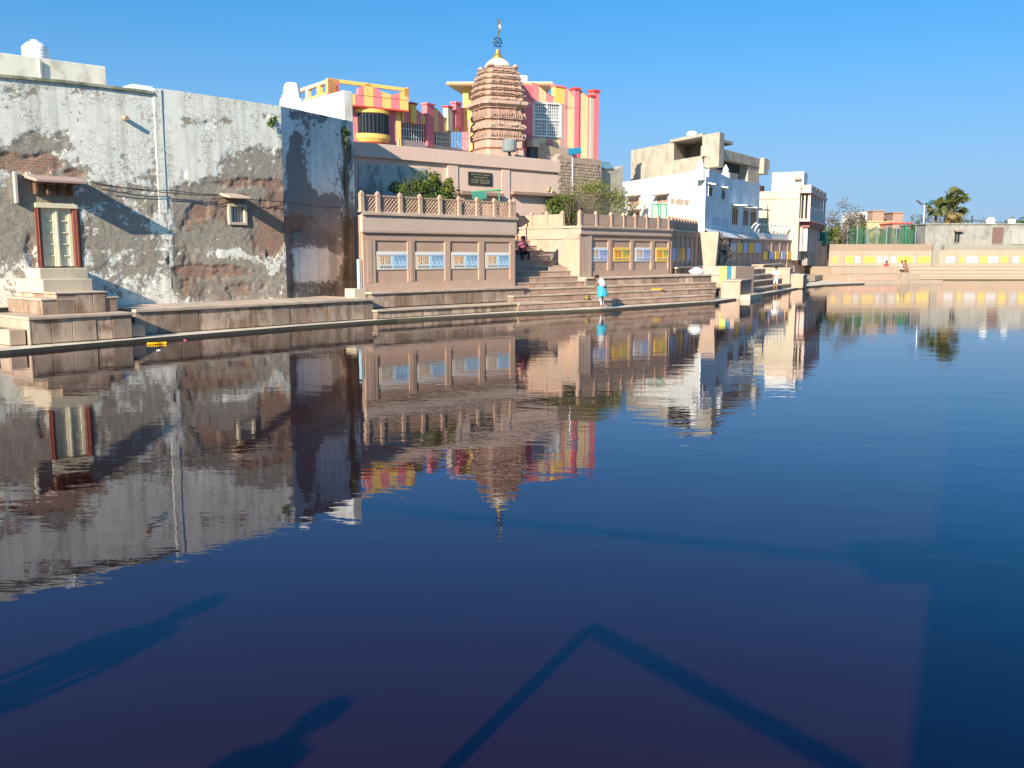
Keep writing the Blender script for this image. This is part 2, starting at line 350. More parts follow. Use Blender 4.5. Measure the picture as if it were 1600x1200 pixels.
# ================================================================== SETTING
# plan of the pond edge (water level is z = 0)
EDGE = [(-24.0, 9.5), (-13.1, 24.2), (-10.65, 27.85), (-7.5, 32.2), (-4.45, 35.9), (0.55, 40.1), (4.05, 42.4), (10.7, 49.2), (12.9, 53.0), (22.3, 71.1), (25.3, 75.6), (30.0, 79.5), (33.5, 87.0), (36.5, 92.0), (80.0, 92.0)]
def water_material():
    m, nt, bs = nodes('pond_water'); T = NT(nt); co = T.n('ShaderNodeTexCoord').outputs['Object']
    n1 = T.noise(T.mapv(co, (.55, 1.0, 1)), 1.5, 2, .5, .3)
    n2 = T.noise(T.mapv(co, (.7, 1.6, 1), (5, 3, 0)), 4.6, 2, .5)
    n3 = T.noise(T.mapv(co, (.25, .5, 1), (1, 9, 0)), .55, 2, .5)
    patch = T.ramp(T.noise(co, .06, 2), [(.35, .35), (.65, 1)])
    h = T.math('ADD', T.math('MULTIPLY', n1, .55), T.math('ADD', T.math('MULTIPLY', n2, .16), T.math('MULTIPLY', n3, 1.0)))
    h = T.math('MULTIPLY', h, patch)
    T.l(T.bump(h, 1.0, .0095), bs.inputs['Normal'])
    bs.inputs['Base Color'].default_value = (.0155, .0042, .0045, 1); bs.inputs['Specular Tint'].default_value = (.0, .16, 1.0, 1); bs.inputs['Roughness'].default_value = .0
    bs.inputs['IOR'].default_value = 1.52; bs.inputs['Specular IOR Level'].default_value = .5
    return m
wat = MB().add([(-60, -2, 0), (90, -2, 0), (90, 100, 0), (-60, 100, 0)], [(0, 1, 2, 3)])
tag(part('water', wat, water_material(), None), 'dark still pond water reflecting sky and ghats', kind='structure')
GROUND = M('dusty_ground', (.40, .32, .24), .95, .2, .3, 0, 0, .3, .03)
back = [(-26.5, 11), (-15.6, 27), (-9.6, 37.0), (-6.6, 40.3), (-3, 43.8), (4.2, 49.5), (12.6, 63), (20.9, 80), (32.0, 98), (37.0, 101.5), (80.0, 101.5)]
gm = MB()
gm.add([(x, y, 1.0) for x, y in back] + [(80, 3000, 1.0), (-2500, 3000, 1.0), (-2500, 11, 1.0)], [tuple(range(len(back) + 3))])
gm.add([(80, -2500, .9), (2500, -2500, .9), (2500, 3000, .9), (80, 3000, .9)], [(0, 1, 2, 3)])
gm.add([(-2500, -2500, .8), (80, -2500, .8), (80, -1.0, .8), (-2500, -1.0, .8)], [(0, 1, 2, 3)])
gm.add([(-2500, -1, .8), (-30, -1, .8), (-30, 11, .8), (-2500, 11, .8)], [(0, 1, 2, 3)])
tag(part('ground', gm, GROUND, None), 'dusty ground around the pond', kind='structure')
# kerb walk at the water's edge
poly = EDGE[:-1] + [(80.0, 92.0)] + [(80, 102), (36.6, 102)] + [(x, y) for x, y in back[::-1][2:]]
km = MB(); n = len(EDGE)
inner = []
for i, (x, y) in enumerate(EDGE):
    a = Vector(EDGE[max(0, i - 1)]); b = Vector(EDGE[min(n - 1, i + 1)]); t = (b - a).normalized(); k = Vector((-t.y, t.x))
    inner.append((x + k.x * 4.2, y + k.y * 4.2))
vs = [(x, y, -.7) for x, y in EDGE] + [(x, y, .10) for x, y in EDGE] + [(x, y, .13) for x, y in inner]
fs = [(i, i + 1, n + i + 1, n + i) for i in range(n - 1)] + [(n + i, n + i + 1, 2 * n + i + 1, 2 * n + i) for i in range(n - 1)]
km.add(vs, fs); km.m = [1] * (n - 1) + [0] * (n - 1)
bk = MB().slab([(x, y) for x, y in inner] + [(80, 101.6)] + back[::-1], .2, .62)
tag(part('bank_terrace', bk, GROUND, None), 'packed earth bank between quay and walls', kind='structure')
tag(part('quay_kerb', km, [KERB, M('wet_algae_gap_shade', (.10, .085, .06), .5, .3, 3, 0, 0, .4, .02)], None), 'pale stone kerb along the water edge', kind='structure')  # kerb sides: wet algae stone, with the shaded gap under the edge painted in

# ================================================================== OLD HOUSES ON THE LEFT
FH = Frame((-11.7, 32.0), (-11.7 + .68 * 4.64, 32.0 + .733 * 4.64))      # street front of both old houses
def lerp_top(F, pts, b=0):
    q = sorted((F.sz(x, y, b)) for x, y in pts)
    return lambda s: float(np.interp(s, [a for a, _ in q], [c for _, c in q]))
house_a = fthing('weathered_house', 'large whitewashed old house with peeling plaster, cream double door and stone steps', 'house', FH)
topA = lerp_top(FH, [(-120, 108), (0, 121), (110, 131), (210, 143), (272, 152)])
dl, dzt = FH.sz(60, 322); dr, dzb = FH.sz(121, 418)
fieldsA = {
 'peel': (.16, [(75, 222, 48, 22, .55), (15, 245, 45, 25, .6), (30, 330, 52, 60, .75), (95, 300, 60, 32, .55), (195, 330, 52, 42, .45), (160, 300, 30, 20, .3), (150, 360, 45, 30, .5), (225, 290, 25, 30, .25),
                (200, 400, 80, 35, .34), (235, 430, 40, 40, .26), (30, 430, 60, 55, .30), (110, 265, 40, 20, .5), (120, 145, 40, 10, .3), (20, 140, 40, 12, .35), (200, 375, 60, 18, .4), (252, 300, 22, 60, .2), (150, 440, 60, 40, .2),
                (10, 370, 50, 40, .5), (250, 260, 20, 60, .12), (-70, 340, 70, 70, .65), (-170, 300, 80, 60, .5), (-130, 430, 90, 50, .35), (-240, 380, 90, 80, .5), (-60, 215, 60, 22, .4)]),
 'brick': (0, [(-60, 262, 50, 16, .6), (-160, 330, 50, 30, .5), (15, 252, 38, 20, .75), (66, 258, 30, 20, .85), (118, 272, 22, 9, .7), (50, 395, 10, 40, .5), (140, 370, 9, 40, .3), (268, 380, 7, 70, .45)]),
 'damp': (0, [(268, 430, 8, 60, .35), (100, 135, 120, 6, .25)]),
}
relief_wall('front_wall', house_a, FH, -13.5, .02, .6, topA, PEELA, fieldsA, holes=[(dl, dr, dzb, dzt)])
zb = topA(-6) - .25
part('body', MB().box(-13.5, dl - .02, .12, 9, .6, zb).box(dr + .02, -.06, .12, 9, .6, zb).box(dl - .02, dr + .02, .12, 9, dzt + .02, zb - .01).box(dl - .02, dr + .02, .5, 9, .6, dzt), M('old_plaster', (.45, .43, .38), .95, .2, 1, .15), house_a)
# eaves strip along the roof line
ev = MB(); ss = np.linspace(-13.5, -.3, 24)
for a, b in zip(ss[:-1], ss[1:]):
    za, zb2 = topA(a), topA(b); ev.hexa([(a, -.07, za), (b, -.07, zb2), (b, .4, zb2), (a, .4, za)], [(a, -.05, za + .09), (b, -.05, zb2 + .09), (b, .4, zb2 + .09), (a, .4, za + .09)])
part('eaves', ev, M('mossy_eaves', (.30, .30, .22), .95, .3, 2, 0, 0, .4, .02, stain=(.07, .085, .04), stainamt=.7), house_a)
def boxpx(F, x0, x1, ytop, ybot, b0, b1, mb=None, mi=0, xm=None):
    """box whose front face (at depth b0 behind F) covers that span"""
    xm = (x0 + x1) / 2 if xm is None else xm
    s0 = F.s(x0, b0, (ytop + ybot) / 2); s1 = F.s(x1, b0, (ytop + ybot) / 2)
    return (mb or MB()).box(s0, s1, b0, b1, F.z(xm, ybot, b0), F.z(xm, ytop, b0), mi)
# roof parapet set back
pz0 = topA(-5) - .3
s_r = FH.s(166, 2.4, 110); zr = FH.z(165, 104, 2.4); zl = FH.z(0, 86, 2.4); s_l = FH.s(0, 2.4, 90)
pp = MB().hexa([(s_l - 6, 2.4, pz0), (s_r, 2.4, pz0), (s_r, 2.75, pz0), (s_l - 6, 2.75, pz0)], [(s_l - 6, 2.4, zl), (s_r, 2.4, zr), (s_r, 2.75, zr), (s_l - 6, 2.75, zl)])
part('roof_parapet', pp, M('cream_limewash', (.74, .70, .58), .9, .1, 1.2, .15, 0, .3, .02, stain=(.36, .32, .26), stainamt=.55), house_a, .03)
part('roof_stub', boxpx(FH, 208, 240, 133, 152, 1.2, 2.0), WHITE, house_a, .03)
part('roof_upstand', boxpx(FH, 166, 242, 146, 160, .9, 1.15), WHITE, house_a, .03)
pipe = MB(); q = FH.sz(62, 118, 2.35); pipe.tube([(q[0], 2.33, q[1] - .55), (q[0], 2.33, q[1] + .5)], .04); part('vent_pipe', pipe, METALW, house_a)
# door recess
dd = .10
door = part('door', MB().box(dl + .06, dr - .06, dd, dd + .05, dzb + .04, dzt - .05), CREAMW, house_a)
dw = (dr - dl - .12) / 2; dh = dzt - dzb - .09
for i in range(2):
    x0 = dl + .06 + i * dw
    for j in range(5):
        zz0 = dzb + .04 + j * dh / 5
        fr = MB(); fr.box(x0 + .02, x0 + dw - .02, dd - .045, dd, zz0 + dh / 5 - .05, zz0 + dh / 5 - .005)
        part('door_rail', fr, CREAMW, door, .008)
        part('door_panel', MB().box(x0 + .15, x0 + dw - .15, dd - .008, dd, zz0 + .03, zz0 + dh / 5 - .08), CREAMW, door, .01)
    st_ = MB().box(x0, x0 + .11, dd - .05, dd, dzb + .04, dzt - .05).box(x0 + dw - .11, x0 + dw, dd - .05, dd, dzb + .04, dzt - .05)
    part('door_stile', st_, CREAMW, door, .008)
part('door_meeting_strip', MB().box((dl + dr) / 2 - .035, (dl + dr) / 2 + .035, dd - .085, dd - .05, dzb + .04, dzt - .05), CREAMW, door, .01)
part('door_head', MB().box(dl - .12, dr + .12, -.06, dd + .05, dzt - .05, dzt + .10), CREAMW, house_a, .015)
for (a, b) in ((dl - .13, dl + .05), (dr - .05, dr + .17)):
    part('door_jamb', MB().box(a, b, -.02, dd + .05, dzb, dzt - .05).box(a + .07, b - .07, -.05, -.02, dzb, dzt - .05), WOODR, house_a, .02)
# canopy slab over the door
c0 = FH.s(52, -.5, 285); zc = FH.z(95, 286, -.95); c1 = FH.s(137, -.95, 285)
part('door_canopy', MB().hexa([(c0 - .1, -.98, zc), (c1, -.98, zc), (c1 + .05, .05, zc + .18), (c0 - .1, .05, zc + .18)], [(c0 - .1, -.98, zc + .09), (c1, -.98, zc + .09), (c1 + .05, .05, zc + .28), (c0 - .1, .05, zc + .28)]), M('pink_stone_slab', (.42, .29, .24), .85, .15, 3, 0, 0, .3, .01), house_a, .02)
for k in range(4):
    x = c0 + .15 + k * (c1 - c0 - .4) / 3
    part('canopy_bracket', MB().prism([(x, zc - .02), (x + .09, zc - .02), (x + .09, zc + .12), (x, zc + .12)], -.8, .02).prism([(x, zc - .32), (x + .09, zc - .32), (x + .09, zc - .0), (x, zc - .0)], -.22, .02), WOODB, house_a, .015)
q = FH.sz(193, 184); sp_ = MB(); sp_.tube([(q[0], .1, q[1]), (q[0], -.24, q[1] - .03)], .075, 10); part('drain_spout', sp_, M('terracotta', (.40, .30, .22)), house_a)
q0 = FH.sz(21, 268); q1 = FH.sz(23, 318); part('downpipe', MB().box(q0[0] - .05, q0[0] + .05, -.16, 0, q1[1], q0[1]), M('old_plaster', (.4, .4, .4)), house_a, .02)

# ---- second house: front and shaded side
SC = FH.w(4.64); az = R(23.5)
FS = Frame((SC.x, SC.y), (SC.x + math.sin(az) * 4.8, SC.y + math.cos(az) * 4.8))
house_b = fthing('weathered_house', 'tall peeling house with bare brick patches and small barred window, shaded on its right side', 'house', FH)
topB = lerp_top(FH, [(272, 141), (360, 154), (446, 167)])
fieldsB = {
 'peel': (.12, [(400, 262, 62, 36, .62), (345, 285, 30, 18, .25), (330, 320, 66, 40, .8), (420, 330, 60, 60, .8), (360, 375, 95, 50, .7), (360, 440, 110, 48, .75), (290, 330, 22, 70, .35), (300, 190, 25, 8, .25), (330, 195, 20, 6, .3), (420, 180, 25, 5, .3), (355, 190, 14, 8, .3),
                (335, 398, 24, 10, -.55), (368, 398, 26, 12, -.85), (405, 405, 20, 14, -.6), (428, 412, 12, 20, -.5), (445, 250, 8, 60, .2), (280, 410, 10, 40, .3)]),
 'brick': (0, [(385, 288, 60, 10, .62), (432, 330, 24, 60, .62), (360, 330, 60, 28, .55), (420, 375, 34, 34, .6), (340, 424, 66, 12, .7), (300, 345, 26, 30, .45), (290, 420, 20, 40, .4), (330, 455, 60, 22, .40), (410, 450, 45, 25, .33), (300, 290, 18, 10, .3)]),
 'damp': (0, [(305, 440, 22, 40, .25), (276, 400, 5, 70, .4)]),
}
part('corner_pilaster', MB().box(-.30, .02, -.022, .12, FH.z(270, 335), topB(.0) - .02), PEELA, house_b, .03)
wl, wzt = FH.sz(357, 318); wr, wzb = FH.sz(386, 352)
relief_wall('front_wall', house_b, FH, 0, 4.64, .6, topB, PEELA, fieldsB, holes=[(wl, wr, wzb, wzt)])
zt2 = topB(2)
bd = [FH.w(.05, .14), FH.w(4.55, .14), FS.w(4.65, .12), FS.w(4.75, 5.5), FH.w(.05, 9)]
li = lambda p: ((Vector((p.x, p.y)) - FH.A).dot(FH.u), (Vector((p.x, p.y)) - FH.A).dot(FH.k))
part('body', MB().slab([li(p) for p in bd], .6, zt2 - .35), WHITE, house_b)
# parapet ring: left return catches the sun
part('parapet_return', MB().box(0.0, .3, .08, 9, zt2 - .6, topB(.1) - .01), WHITE, house_b, .02)
part('parapet', MB().hexa([(.3, .08, zt2 - .6), (4.5, .08, zt2 - .6), (4.5, .34, zt2 - .6), (.3, .34, zt2 - .6)], [(.3, .08, topB(.3)), (4.5, .08, topB(4.5)), (4.5, .34, topB(4.5)), (.3, .34, topB(.3))]), WHITE, house_b)
tside = lerp_top(FS, [(446, 167), (557, 191)])
fieldsS = {
 'peel': (.21, [(462, 262, 16, 50, .9), (470, 310, 26, 26, .85), (500, 330, 34, 30, .7), (480, 350, 60, 26, .62), (500, 370, 70, 26, .5), (470, 180, 22, 8, .5), (500, 185, 18, 8, .4), (476, 195, 14, 8, .4), (540, 250, 14, 60, .25), (552, 380, 10, 80, .6), (500, 460, 70, 20, .5),
                (495, 412, 36, 26, -.55), (452, 420, 8, 50, .8), (535, 440, 14, 60, .5), (530, 300, 12, 30, .2), (480, 215, 8, 18, .35)]),
 'brick': (0, [(458, 345, 16, 20, .6), (475, 350, 30, 14, .5), (454, 385, 8, 30, .5)]),
 'damp': (.0, [(541, 330, 7, 120, .8), (540, 220, 6, 40, .5), (495, 370, 50, 14, .35), (520, 420, 8, 50, .4), (455, 440, 7, 40, .5), (490, 452, 50, 12, .35), (546, 400, 10, 70, .6)]),
}
def child_frame(name, parent, F, PF):
    """holder-free helper: pose of frame F expressed in the parent frame PF"""
    d = F.A - PF.A; return (d.dot(PF.u), d.dot(PF.k), 0), F.rz - PF.rz
o = relief_wall('side_wall', house_b, FS, 0, 4.8, .6, tside, PEELS, fieldsS)
o.location, rzv = child_frame('', house_b, FS, FH); o.rotation_euler = (0, 0, rzv)
sideloc, siderz = tuple(o.location), rzv
# stair-head wall at the back corner, lit from the left
e = FS.w(4.8)
zt3 = at(557, 143, e.y).z
f3 = Frame((e.x, e.y), (e.x - FH.k.x * -1 * 0 + FH.k.x * 5.5, e.y + FH.k.y * 5.5))
l3, r3 = child_frame('', house_b, f3, FH)
part('stairhead_wall', MB().hexa([(0, -.02, 5), (5.5, -.02, 5), (5.5, .45, 5), (0, .45, 5)], [(0, -.02, zt3), (5.5, -.02, zt3 - .25), (5.5, .45, zt3 - .25), (0, .45, zt3)]), M('limewash_stained', (.78, .76, .70), .9, .08, 1.2, .12, 0, .3, .02, stain=(.45, .38, .27), stainamt=.5), house_b, .03, loc=l3, rz=r3)
# roof stump (old chimney of lime plaster)
cc = at(457, 168, 41.5); ct = at(457, 131, 41.5); wdt = (at(475, 168, 41.5).x - at(438, 168, 41.5).x) / 2
rings = []
for t, w_ in ((-.6, 1.05), (0, 1.0), (.35, .95), (.36, .74), (.8, .66), (1.0, .52), (1.04, .4)):
    z_ = cc.z + (ct.z - cc.z) * t
    rings.append([(wdt * w_ * math.cos(a) * (1.1 if k % 2 else 1), wdt * w_ * math.sin(a), z_) for k, a in enumerate(np.linspace(0, 2 * math.pi, 9)[:-1] + .35)])
lp = li(cc); part('roof_stump', MB().loft(rings), WHITE, house_b, .05, loc=(lp[0], lp[1], 0))
# small window with stone frame, bars and sun shade
part('window_pane', MB().box(wl + .02, wr - .02, .16, .19, wzb + .02, wzt - .02), M('olive_shutter', (.17, .16, .09), .7, .2, 6, .3), house_b)
wf = part('window_frame', MB().box(wl - .02, wl + .09, -.03, .16, wzb, wzt).box(wr - .09, wr + .02, -.03, .16, wzb, wzt).box(wl + .09, wr - .09, -.028, .16, wzt - .10, wzt).box(wl + .09, wr - .09, -.028, .16, wzb, wzb + .10), CREAM, house_b, .015)
for k in range(5):
    x = wl + .14 + k * (wr - wl - .28) / 4; part('window_bar', MB().box(x - .01, x + .01, .08, .10, wzb + .1, wzt - .1), METALD, wf)
w0 = FH.s(349, -.3, 306); w1 = FH.s(392, -.7, 308); zs = FH.z(370, 310, -.7)
part('window_shade', MB().hexa([(w0, -.72, zs), (w1, -.72, zs), (w1 - .05, .05, zs + .10), (w0 + .05, .05, zs + .10)], [(w0, -.70, zs + .07), (w1, -.70, zs + .07), (w1 - .05, .05, zs + .22), (w0 + .05, .05, zs + .22)]), COPE, house_b, .02)

def leaves(name, n, center, rad, mat, parent, size=.12, seed=1, shell=.5, clumps=9, flatz=1.0, aspect=.55):
    rng = random.Random(seed); mb = MB(); cl = []
    for i in range(clumps):
        while True:
            p = Vector((rng.uniform(-1, 1), rng.uniform(-1, 1), rng.uniform(-.8, 1)))
            if p.length <= 1 and p.length > shell * .6: break
        cl.append((p, rng.uniform(.22, .48)))
    for i in range(n):
        c, r = rng.choice(cl); d = Vector((rng.gauss(0, 1), rng.gauss(0, 1), rng.gauss(0, .8))).normalized() * r * rng.random() ** .45
        p = c + d; p = Vector((center[0] + p.x * rad[0], center[1] + p.y * rad[1], center[2] + p.z * rad[2] * flatz))
        t = Vector((rng.gauss(0, 1), rng.gauss(0, 1), rng.gauss(0, .6) - .2)).normalized(); b = t.cross(Vector((rng.gauss(0, 1), rng.gauss(0, 1), rng.gauss(0, 1)))).normalized()
        L = size * rng.uniform(.6, 1.4); w = L * aspect
        mb.add([p - t * L * .5, p + b * w * .5, p + t * L * .5 + Vector((0, 0, -.15 * L)), p - b * w * .5], [(0, 1, 2, 3)])
    return part(name, mb, mat, parent)
def twigs(name, n, base, height, spread, mat, parent, seed=1, r=.02, levels=3):
    rng = random.Random(seed); mb = MB()
    def grow(p, d, L, rr, lv):
        pts = [p]; q = p.copy(); dd = d.copy()
        for k in range(3):
            dd = (dd + Vector((rng.gauss(0, .18), rng.gauss(0, .18), rng.gauss(.04, .1)))).normalized(); q = q + dd * L / 3; pts.append(q.copy())
        mb.tube(pts, rr, 4, r2=rr * .45)
        if lv:
            for k in range(4 if lv > 1 else 3):
                nd = (dd + Vector((rng.gauss(0, .55), rng.gauss(0, .55), rng.gauss(.1, .3)))).normalized(); grow(pts[rng.choice((1, 2, 3, 3))], nd, L * rng.uniform(.5, .75), rr * .55, lv - 1)
    for i in range(n):
        d = Vector((rng.gauss(0, spread), rng.gauss(0, spread), 1)).normalized(); grow(Vector(base) + Vector((rng.gauss(0, .1), rng.gauss(0, .1), 0)), d, height * rng.uniform(.45, .65), r, levels)
    return part(name, mb, mat, parent)
# tufts rooted in the walls
q = FH.sz(420, 191); w_ = FH.w(q[0], -.08, q[1])
pt = thing('wall_weed', 'small green weed growing high on the peeling wall', 'plant', w_); leaves('foliage', 90, (0, 0, 0), (.22, .16, .26), BUSH, pt, .13, 3, 0)
q = FS.sz(538, 214); w_ = FS.w(q[0], -.1, q[1])
pt = thing('wall_fig', 'green fig sprout with dry roots hanging down the shaded wall', 'plant', w_); leaves('foliage', 160, (0, 0, 0), (.26, .2, .42), BUSH, pt, .14, 5, 0)
rt = MB()
for k in range(7):
    x = random.uniform(-.25, .25); pts = [(0, 0, 0)]
    for j in range(1, 8): pts.append((x * j / 7 + random.gauss(0, .05), .06 + random.gauss(0, .01), -j * .42))
    rt.tube([FS.w(p[0], p[1] - .04, p[2]) - FS.w(0, 0, 0) for p in pts], .03, 4, r2=.008)
part('hanging_root', rt, M('dry_root', (.20, .16, .09)), pt)

# water tank on the left roof
c = at(56, 92, 34.5); tk = at(56, 64, 34.5); r_ = (at(76, 80, 34.5).x - at(37, 80, 34.5).x) / 2; h_ = tk.z - c.z + .25
t = thing('water_tank', 'round pale water tank with a domed lid on the leftmost roof parapet', 'water tank', (c.x, c.y, c.z - .25))
prof = [(r_ * .96, 0), (r_, .06)]
for k in range(5): prof += [(r_, .1 + k * h_ * .13), (r_ * .96, .12 + k * h_ * .13), (r_, .16 + k * h_ * .13)]
prof += [(r_ * .9, h_ * .78), (r_ * .6, h_ * .92), (r_ * .3, h_ * .96)]
part('tank_body', MB().lathe(prof, 24), M('tank_plastic', (.74, .76, .76), .5), t, smooth=True); part('tank_lid', MB().lathe([(r_ * .32, h_ * .95), (r_ * .32, h_ * 1.02), (r_ * .05, h_ * 1.06)], 16), PLAST, t)

# ---- stone ledge in front of the houses, with door steps
FL = fpx(205, 28.3, 582, 35.6); LT = .91
ledge = fthing('stone_ledge', 'long low stone slab ledge with pale coping at the foot of the peeling houses', 'ledge', FL)
SL = FL.L
def slabrow(parent, s0, s1, b, z0, z1, wid, mat=SLAB, th=.05, seed=1, gap=.018, name='stone_slab'):
    rng = random.Random(seed); s = s0
    while s < s1 - .05:
        w_ = min(wid * rng.uniform(.75, 1.3), s1 - s)
        if s1 - s - w_ < .15: w_ = s1 - s
        dpt = rng.uniform(0, .018)
        part(name, MB().box(s + gap / 2, s + w_ - gap / 2, b - th + dpt, b, z0 + .006, z1 - .006), mat, parent, .008); s += w_
part('ledge_core', MB().box(.0, SL, .05, 5.0, .1, LT - .09), M('mortar_core', (.22, .18, .14)), ledge)
slabrow(ledge, 0, SL, .05, .13, LT - .10, .82, seed=4)
s = 0; rng = random.Random(9)
while s < SL:
    e_ = min(SL, s + rng.uniform(1.2, 1.9)); part('coping_stone', MB().box(s + .004, e_ - .004, -.07, 3.6, LT - .098, LT + rng.uniform(-.006, .006)), COPE, ledge, .015); s = e_
ledge_l = fthing('stone_ledge', 'short stone slab ledge at the far left edge beyond the door steps', 'ledge', FL)
part('ledge_core', MB().box(-12, -4.5, .05, 6.5, .1, .86), M('mortar_core', (.22, .18, .14)), ledge_l)
slabrow(ledge_l, -12, -4.5, .05, .13, .86, .8, seed=14)
for k in range(5): part('coping_stone', MB().box(-12 + k * 1.5 + .004, -10.5 + k * 1.5 - .004, -.07, 6.5, .862, .95 + .004 * k), COPE, ledge_l, .015)
steps = fthing('door_steps', 'stepped stone stair block rising from the water to the cream door', 'steps', FL)
def pxs(F, x, y, b): return F.sz(x, y, b)
b0 = -.68
s0, z0 = FL.sz(47, 492, b0); s1, _ = FL.sz(205, 486, b0); zl = FL.z(120, 492, b0)
part('landing_core', MB().box(s0, s1, b0 + .05, 2.0, .1, zl - .08), M('mortar_core', (.22, .18, .14)), steps)
slabrow(steps, s0, s1, b0 + .05, .13, zl - .085, .62, seed=3)
part('landing_end', MB().box(s0 - .05, s0, b0 + .003, 2.0, .12, zl - .085), SANDL, steps, .01)
part('landing_coping', MB().box(s0 - .08, s1 + .05, b0 - .06, 2.0, zl - .083, zl), COPE, steps, .015)
bt = .05
a0, _ = FL.sz(66, 480, bt); a1, _ = FL.sz(184, 480, bt); zt_ = FL.z(120, 468, bt)
part('lower_tier', MB().box(a0, a1, bt, 2.4, zl + .002, zt_), SLAB, steps, .012)
part('lower_tier_cap', MB().box(a0 - .04, a1 + .04, bt - .03, 2.4, zt_ + .002, zt_ + .05), COPE, steps, .012)
a0, _ = FL.sz(87, 462, bt); a1, _ = FL.sz(164, 462, bt); z2 = FL.z(120, 456, bt)
slabrow(steps, a0, a1, bt - .005, zl, z2 - .05, .62, seed=8, th=.04)
part('upper_tier', MB().box(a0 + .02, a1 - .02, bt - .004, 2.6, zt_ + .052, z2 - .05), SLAB, steps, .012)
part('upper_tier_cap', MB().box(a0 - .04, a1 + .04, bt - .07, 2.6, z2 - .048, z2), COPE, steps, .012)
bt = .9; a0, _ = FL.sz(67, 446, bt); a1, _ = FL.sz(145, 446, bt); z3 = FL.z(105, 436, bt)
part('upper_step', MB().box(a0, a1, bt, 3.6, z2 - .3, z3), CREAM, steps, .02)
bt = 1.9; a0, _ = FL.sz(62, 426, bt); a1, _ = FL.sz(138, 426, bt); z4 = FL.z(100, 419, bt)
part('door_sill_step', MB().box(a0, a1, bt, 5.0, z3 - .3, z4), CREAM, steps, .02)
s2, _ = FL.sz(227, 512, -.55); z5 = FL.z(216, 507, -.55)
part('side_step', MB().box(s1 + .06, s2, -.55, .02, .13, z5), SANDL, steps, .015)
s3, _ = FL.sz(14, 520, -.55); z6 = FL.z(30, 515, -.55)
part('side_step', MB().box(s3, s0 - .1, -.55, 1.0, .13, z6), SANDL, steps, .015)

# cables strung across the two houses
def cable(name, label, pts, r=.014):
    P = [Vector(p) for p in pts]; pp = []
    for a, b in zip(P[:-1], P[1:]):
        L = (b - a).length
        for k in range(12):
            t = k / 12; q = a.lerp(b, t); q.z -= .035 * L * 4 * t * (1 - t) * .5; pp.append(q)
    pp.append(P[-1]); mb = MB(); mb.tube([q - P[0] for q in pp], r, 5); o = part(name, mb, METALD, None, loc=P[0]); return tag(o, label, 'cable')
w3 = lambda F, x, y, b: F.w(F.sz(x, y, b)[0], b, F.sz(x, y, b)[1])
cable('overhead_cable', 'thin dark cable sagging low across both peeling houses', [w3(FH, 140, 284, -.12), w3(FH, 276, 302, -.12), w3(FH, 345, 305, -.12), w3(FH, 446, 315, -.12), w3(FS, 535, 324, -.1)])
cable('overhead_cable', 'second thin cable just above it near the pilaster on the old wall', [w3(FH, 150, 288, -.2), w3(FH, 275, 298, -.2), w3(FH, 340, 304, -.2)])

# ================================================================== GHAT TERRACES
F1 = fpx(567, 36.5, 805, 42.5)
L1 = F1.L; Z1T = F1.z(567, 331); Z1F = F1.z(680, 363); Z1B = F1.z(690, 451)
MORT = M('mortar_core', (.22, .18, .14))
def panelled_wall(F, o, s0, s1, zb, zt, zf, recess, mat=SAND, depth=6, left=True, pz=None, cope=COPE, poly=None):
    """terrace wall: core, frieze, pilasters and rails around recessed panels"""
    p0, p1 = pz
    if poly: part('wall_core', MB().slab(poly, zb - 1.0, zt - .12), mat, o); part('coping', MB().slab([(s0 - .08, -.14), (s1 + .1, -.14), (s1 + .1, depth)] + poly[3:], zt - .118, zt), COPE, o, .015)
    else: part('wall_core', MB().box(s0, s1, .10, depth, zb - 1.0, zt - .12), mat, o); part('coping', MB().box(s0 - .10, s1 + .10, -.14, depth, zt - .118, zt), COPE, o, .015)
    part('frieze', MB().box(s0 - .04, s1 + .04, -.06, .098, zf, zt - .12), SANDM, o, .012)
    part('frieze_moulding', MB().box(s0 - .06, s1 + .06, -.09, .098, zf - .07, zf - .003), mat, o, .012)
    part('upper_rail', MB().box(s0, s1, 0, .098, p1, zf - .073), mat, o, .006)
    part('lower_rail', MB().box(s0, s1, 0, .098, zb, p0), mat, o, .006)
    xs = [s0] + [x for r in recess for x in r] + [s1]
    for a, b in zip(xs[0::2], xs[1::2]):
        part('pilaster', MB().box(a + .004, b - .004, -.003, .098, p0 + .002, p1 - .002), mat, o, .01)
        if b - a > .35: part('pilaster_strip', MB().box(a + (b - a) * .3, b - (b - a) * .3, -.016, -.004, p0 + .004, p1 - .004), SAND, o, .006)
    for a, b in recess:
        zm = (p0 + p1) / 2 + .55
        part('recessed_panel', MB().box(a + .003, b - .003, .052, .099, p0 + .003, p1 - .003), mat, o)

ter1 = fthing('terrace_wall', 'panelled sandstone terrace wall with four blue and cream painted signs, beside the old house', 'terrace wall', F1)
p1z0, p1z1 = F1.z(690, 439), F1.z(690, 377)
rec1 = [(F1.s(a), F1.s(b)) for a, b in ((587, 637), (648, 695), (704, 748), (757, 797))]
panelled_wall(F1, ter1, 0, L1, Z1B, Z1T, Z1F, rec1, pz=(p1z0, p1z1), depth=3.6, poly=[(.0, .10), (L1, .10), (L1, 3.6), (2.1, 3.6), (1.7, 2.5)])
part('base_coping', MB().box(-.1, L1 + .12, -.62, .098, Z1B - .10, Z1B - .003), COPE, ter1, .015)
slabrow(ter1, -.02, L1 + .06, -.50, .5, Z1B - .105, .74, seed=21)
part('base_core', MB().box(.0, L1 + .05, -.5, .09, .3, Z1B - .11), MORT, ter1)
part('end_block', MB().box(-.75, -.12, -.45, .6, .3, Z1B - .25).box(-.62, -.05, -.25, .4, Z1B - .25, Z1B + .12), CREAM, ter1, .02)
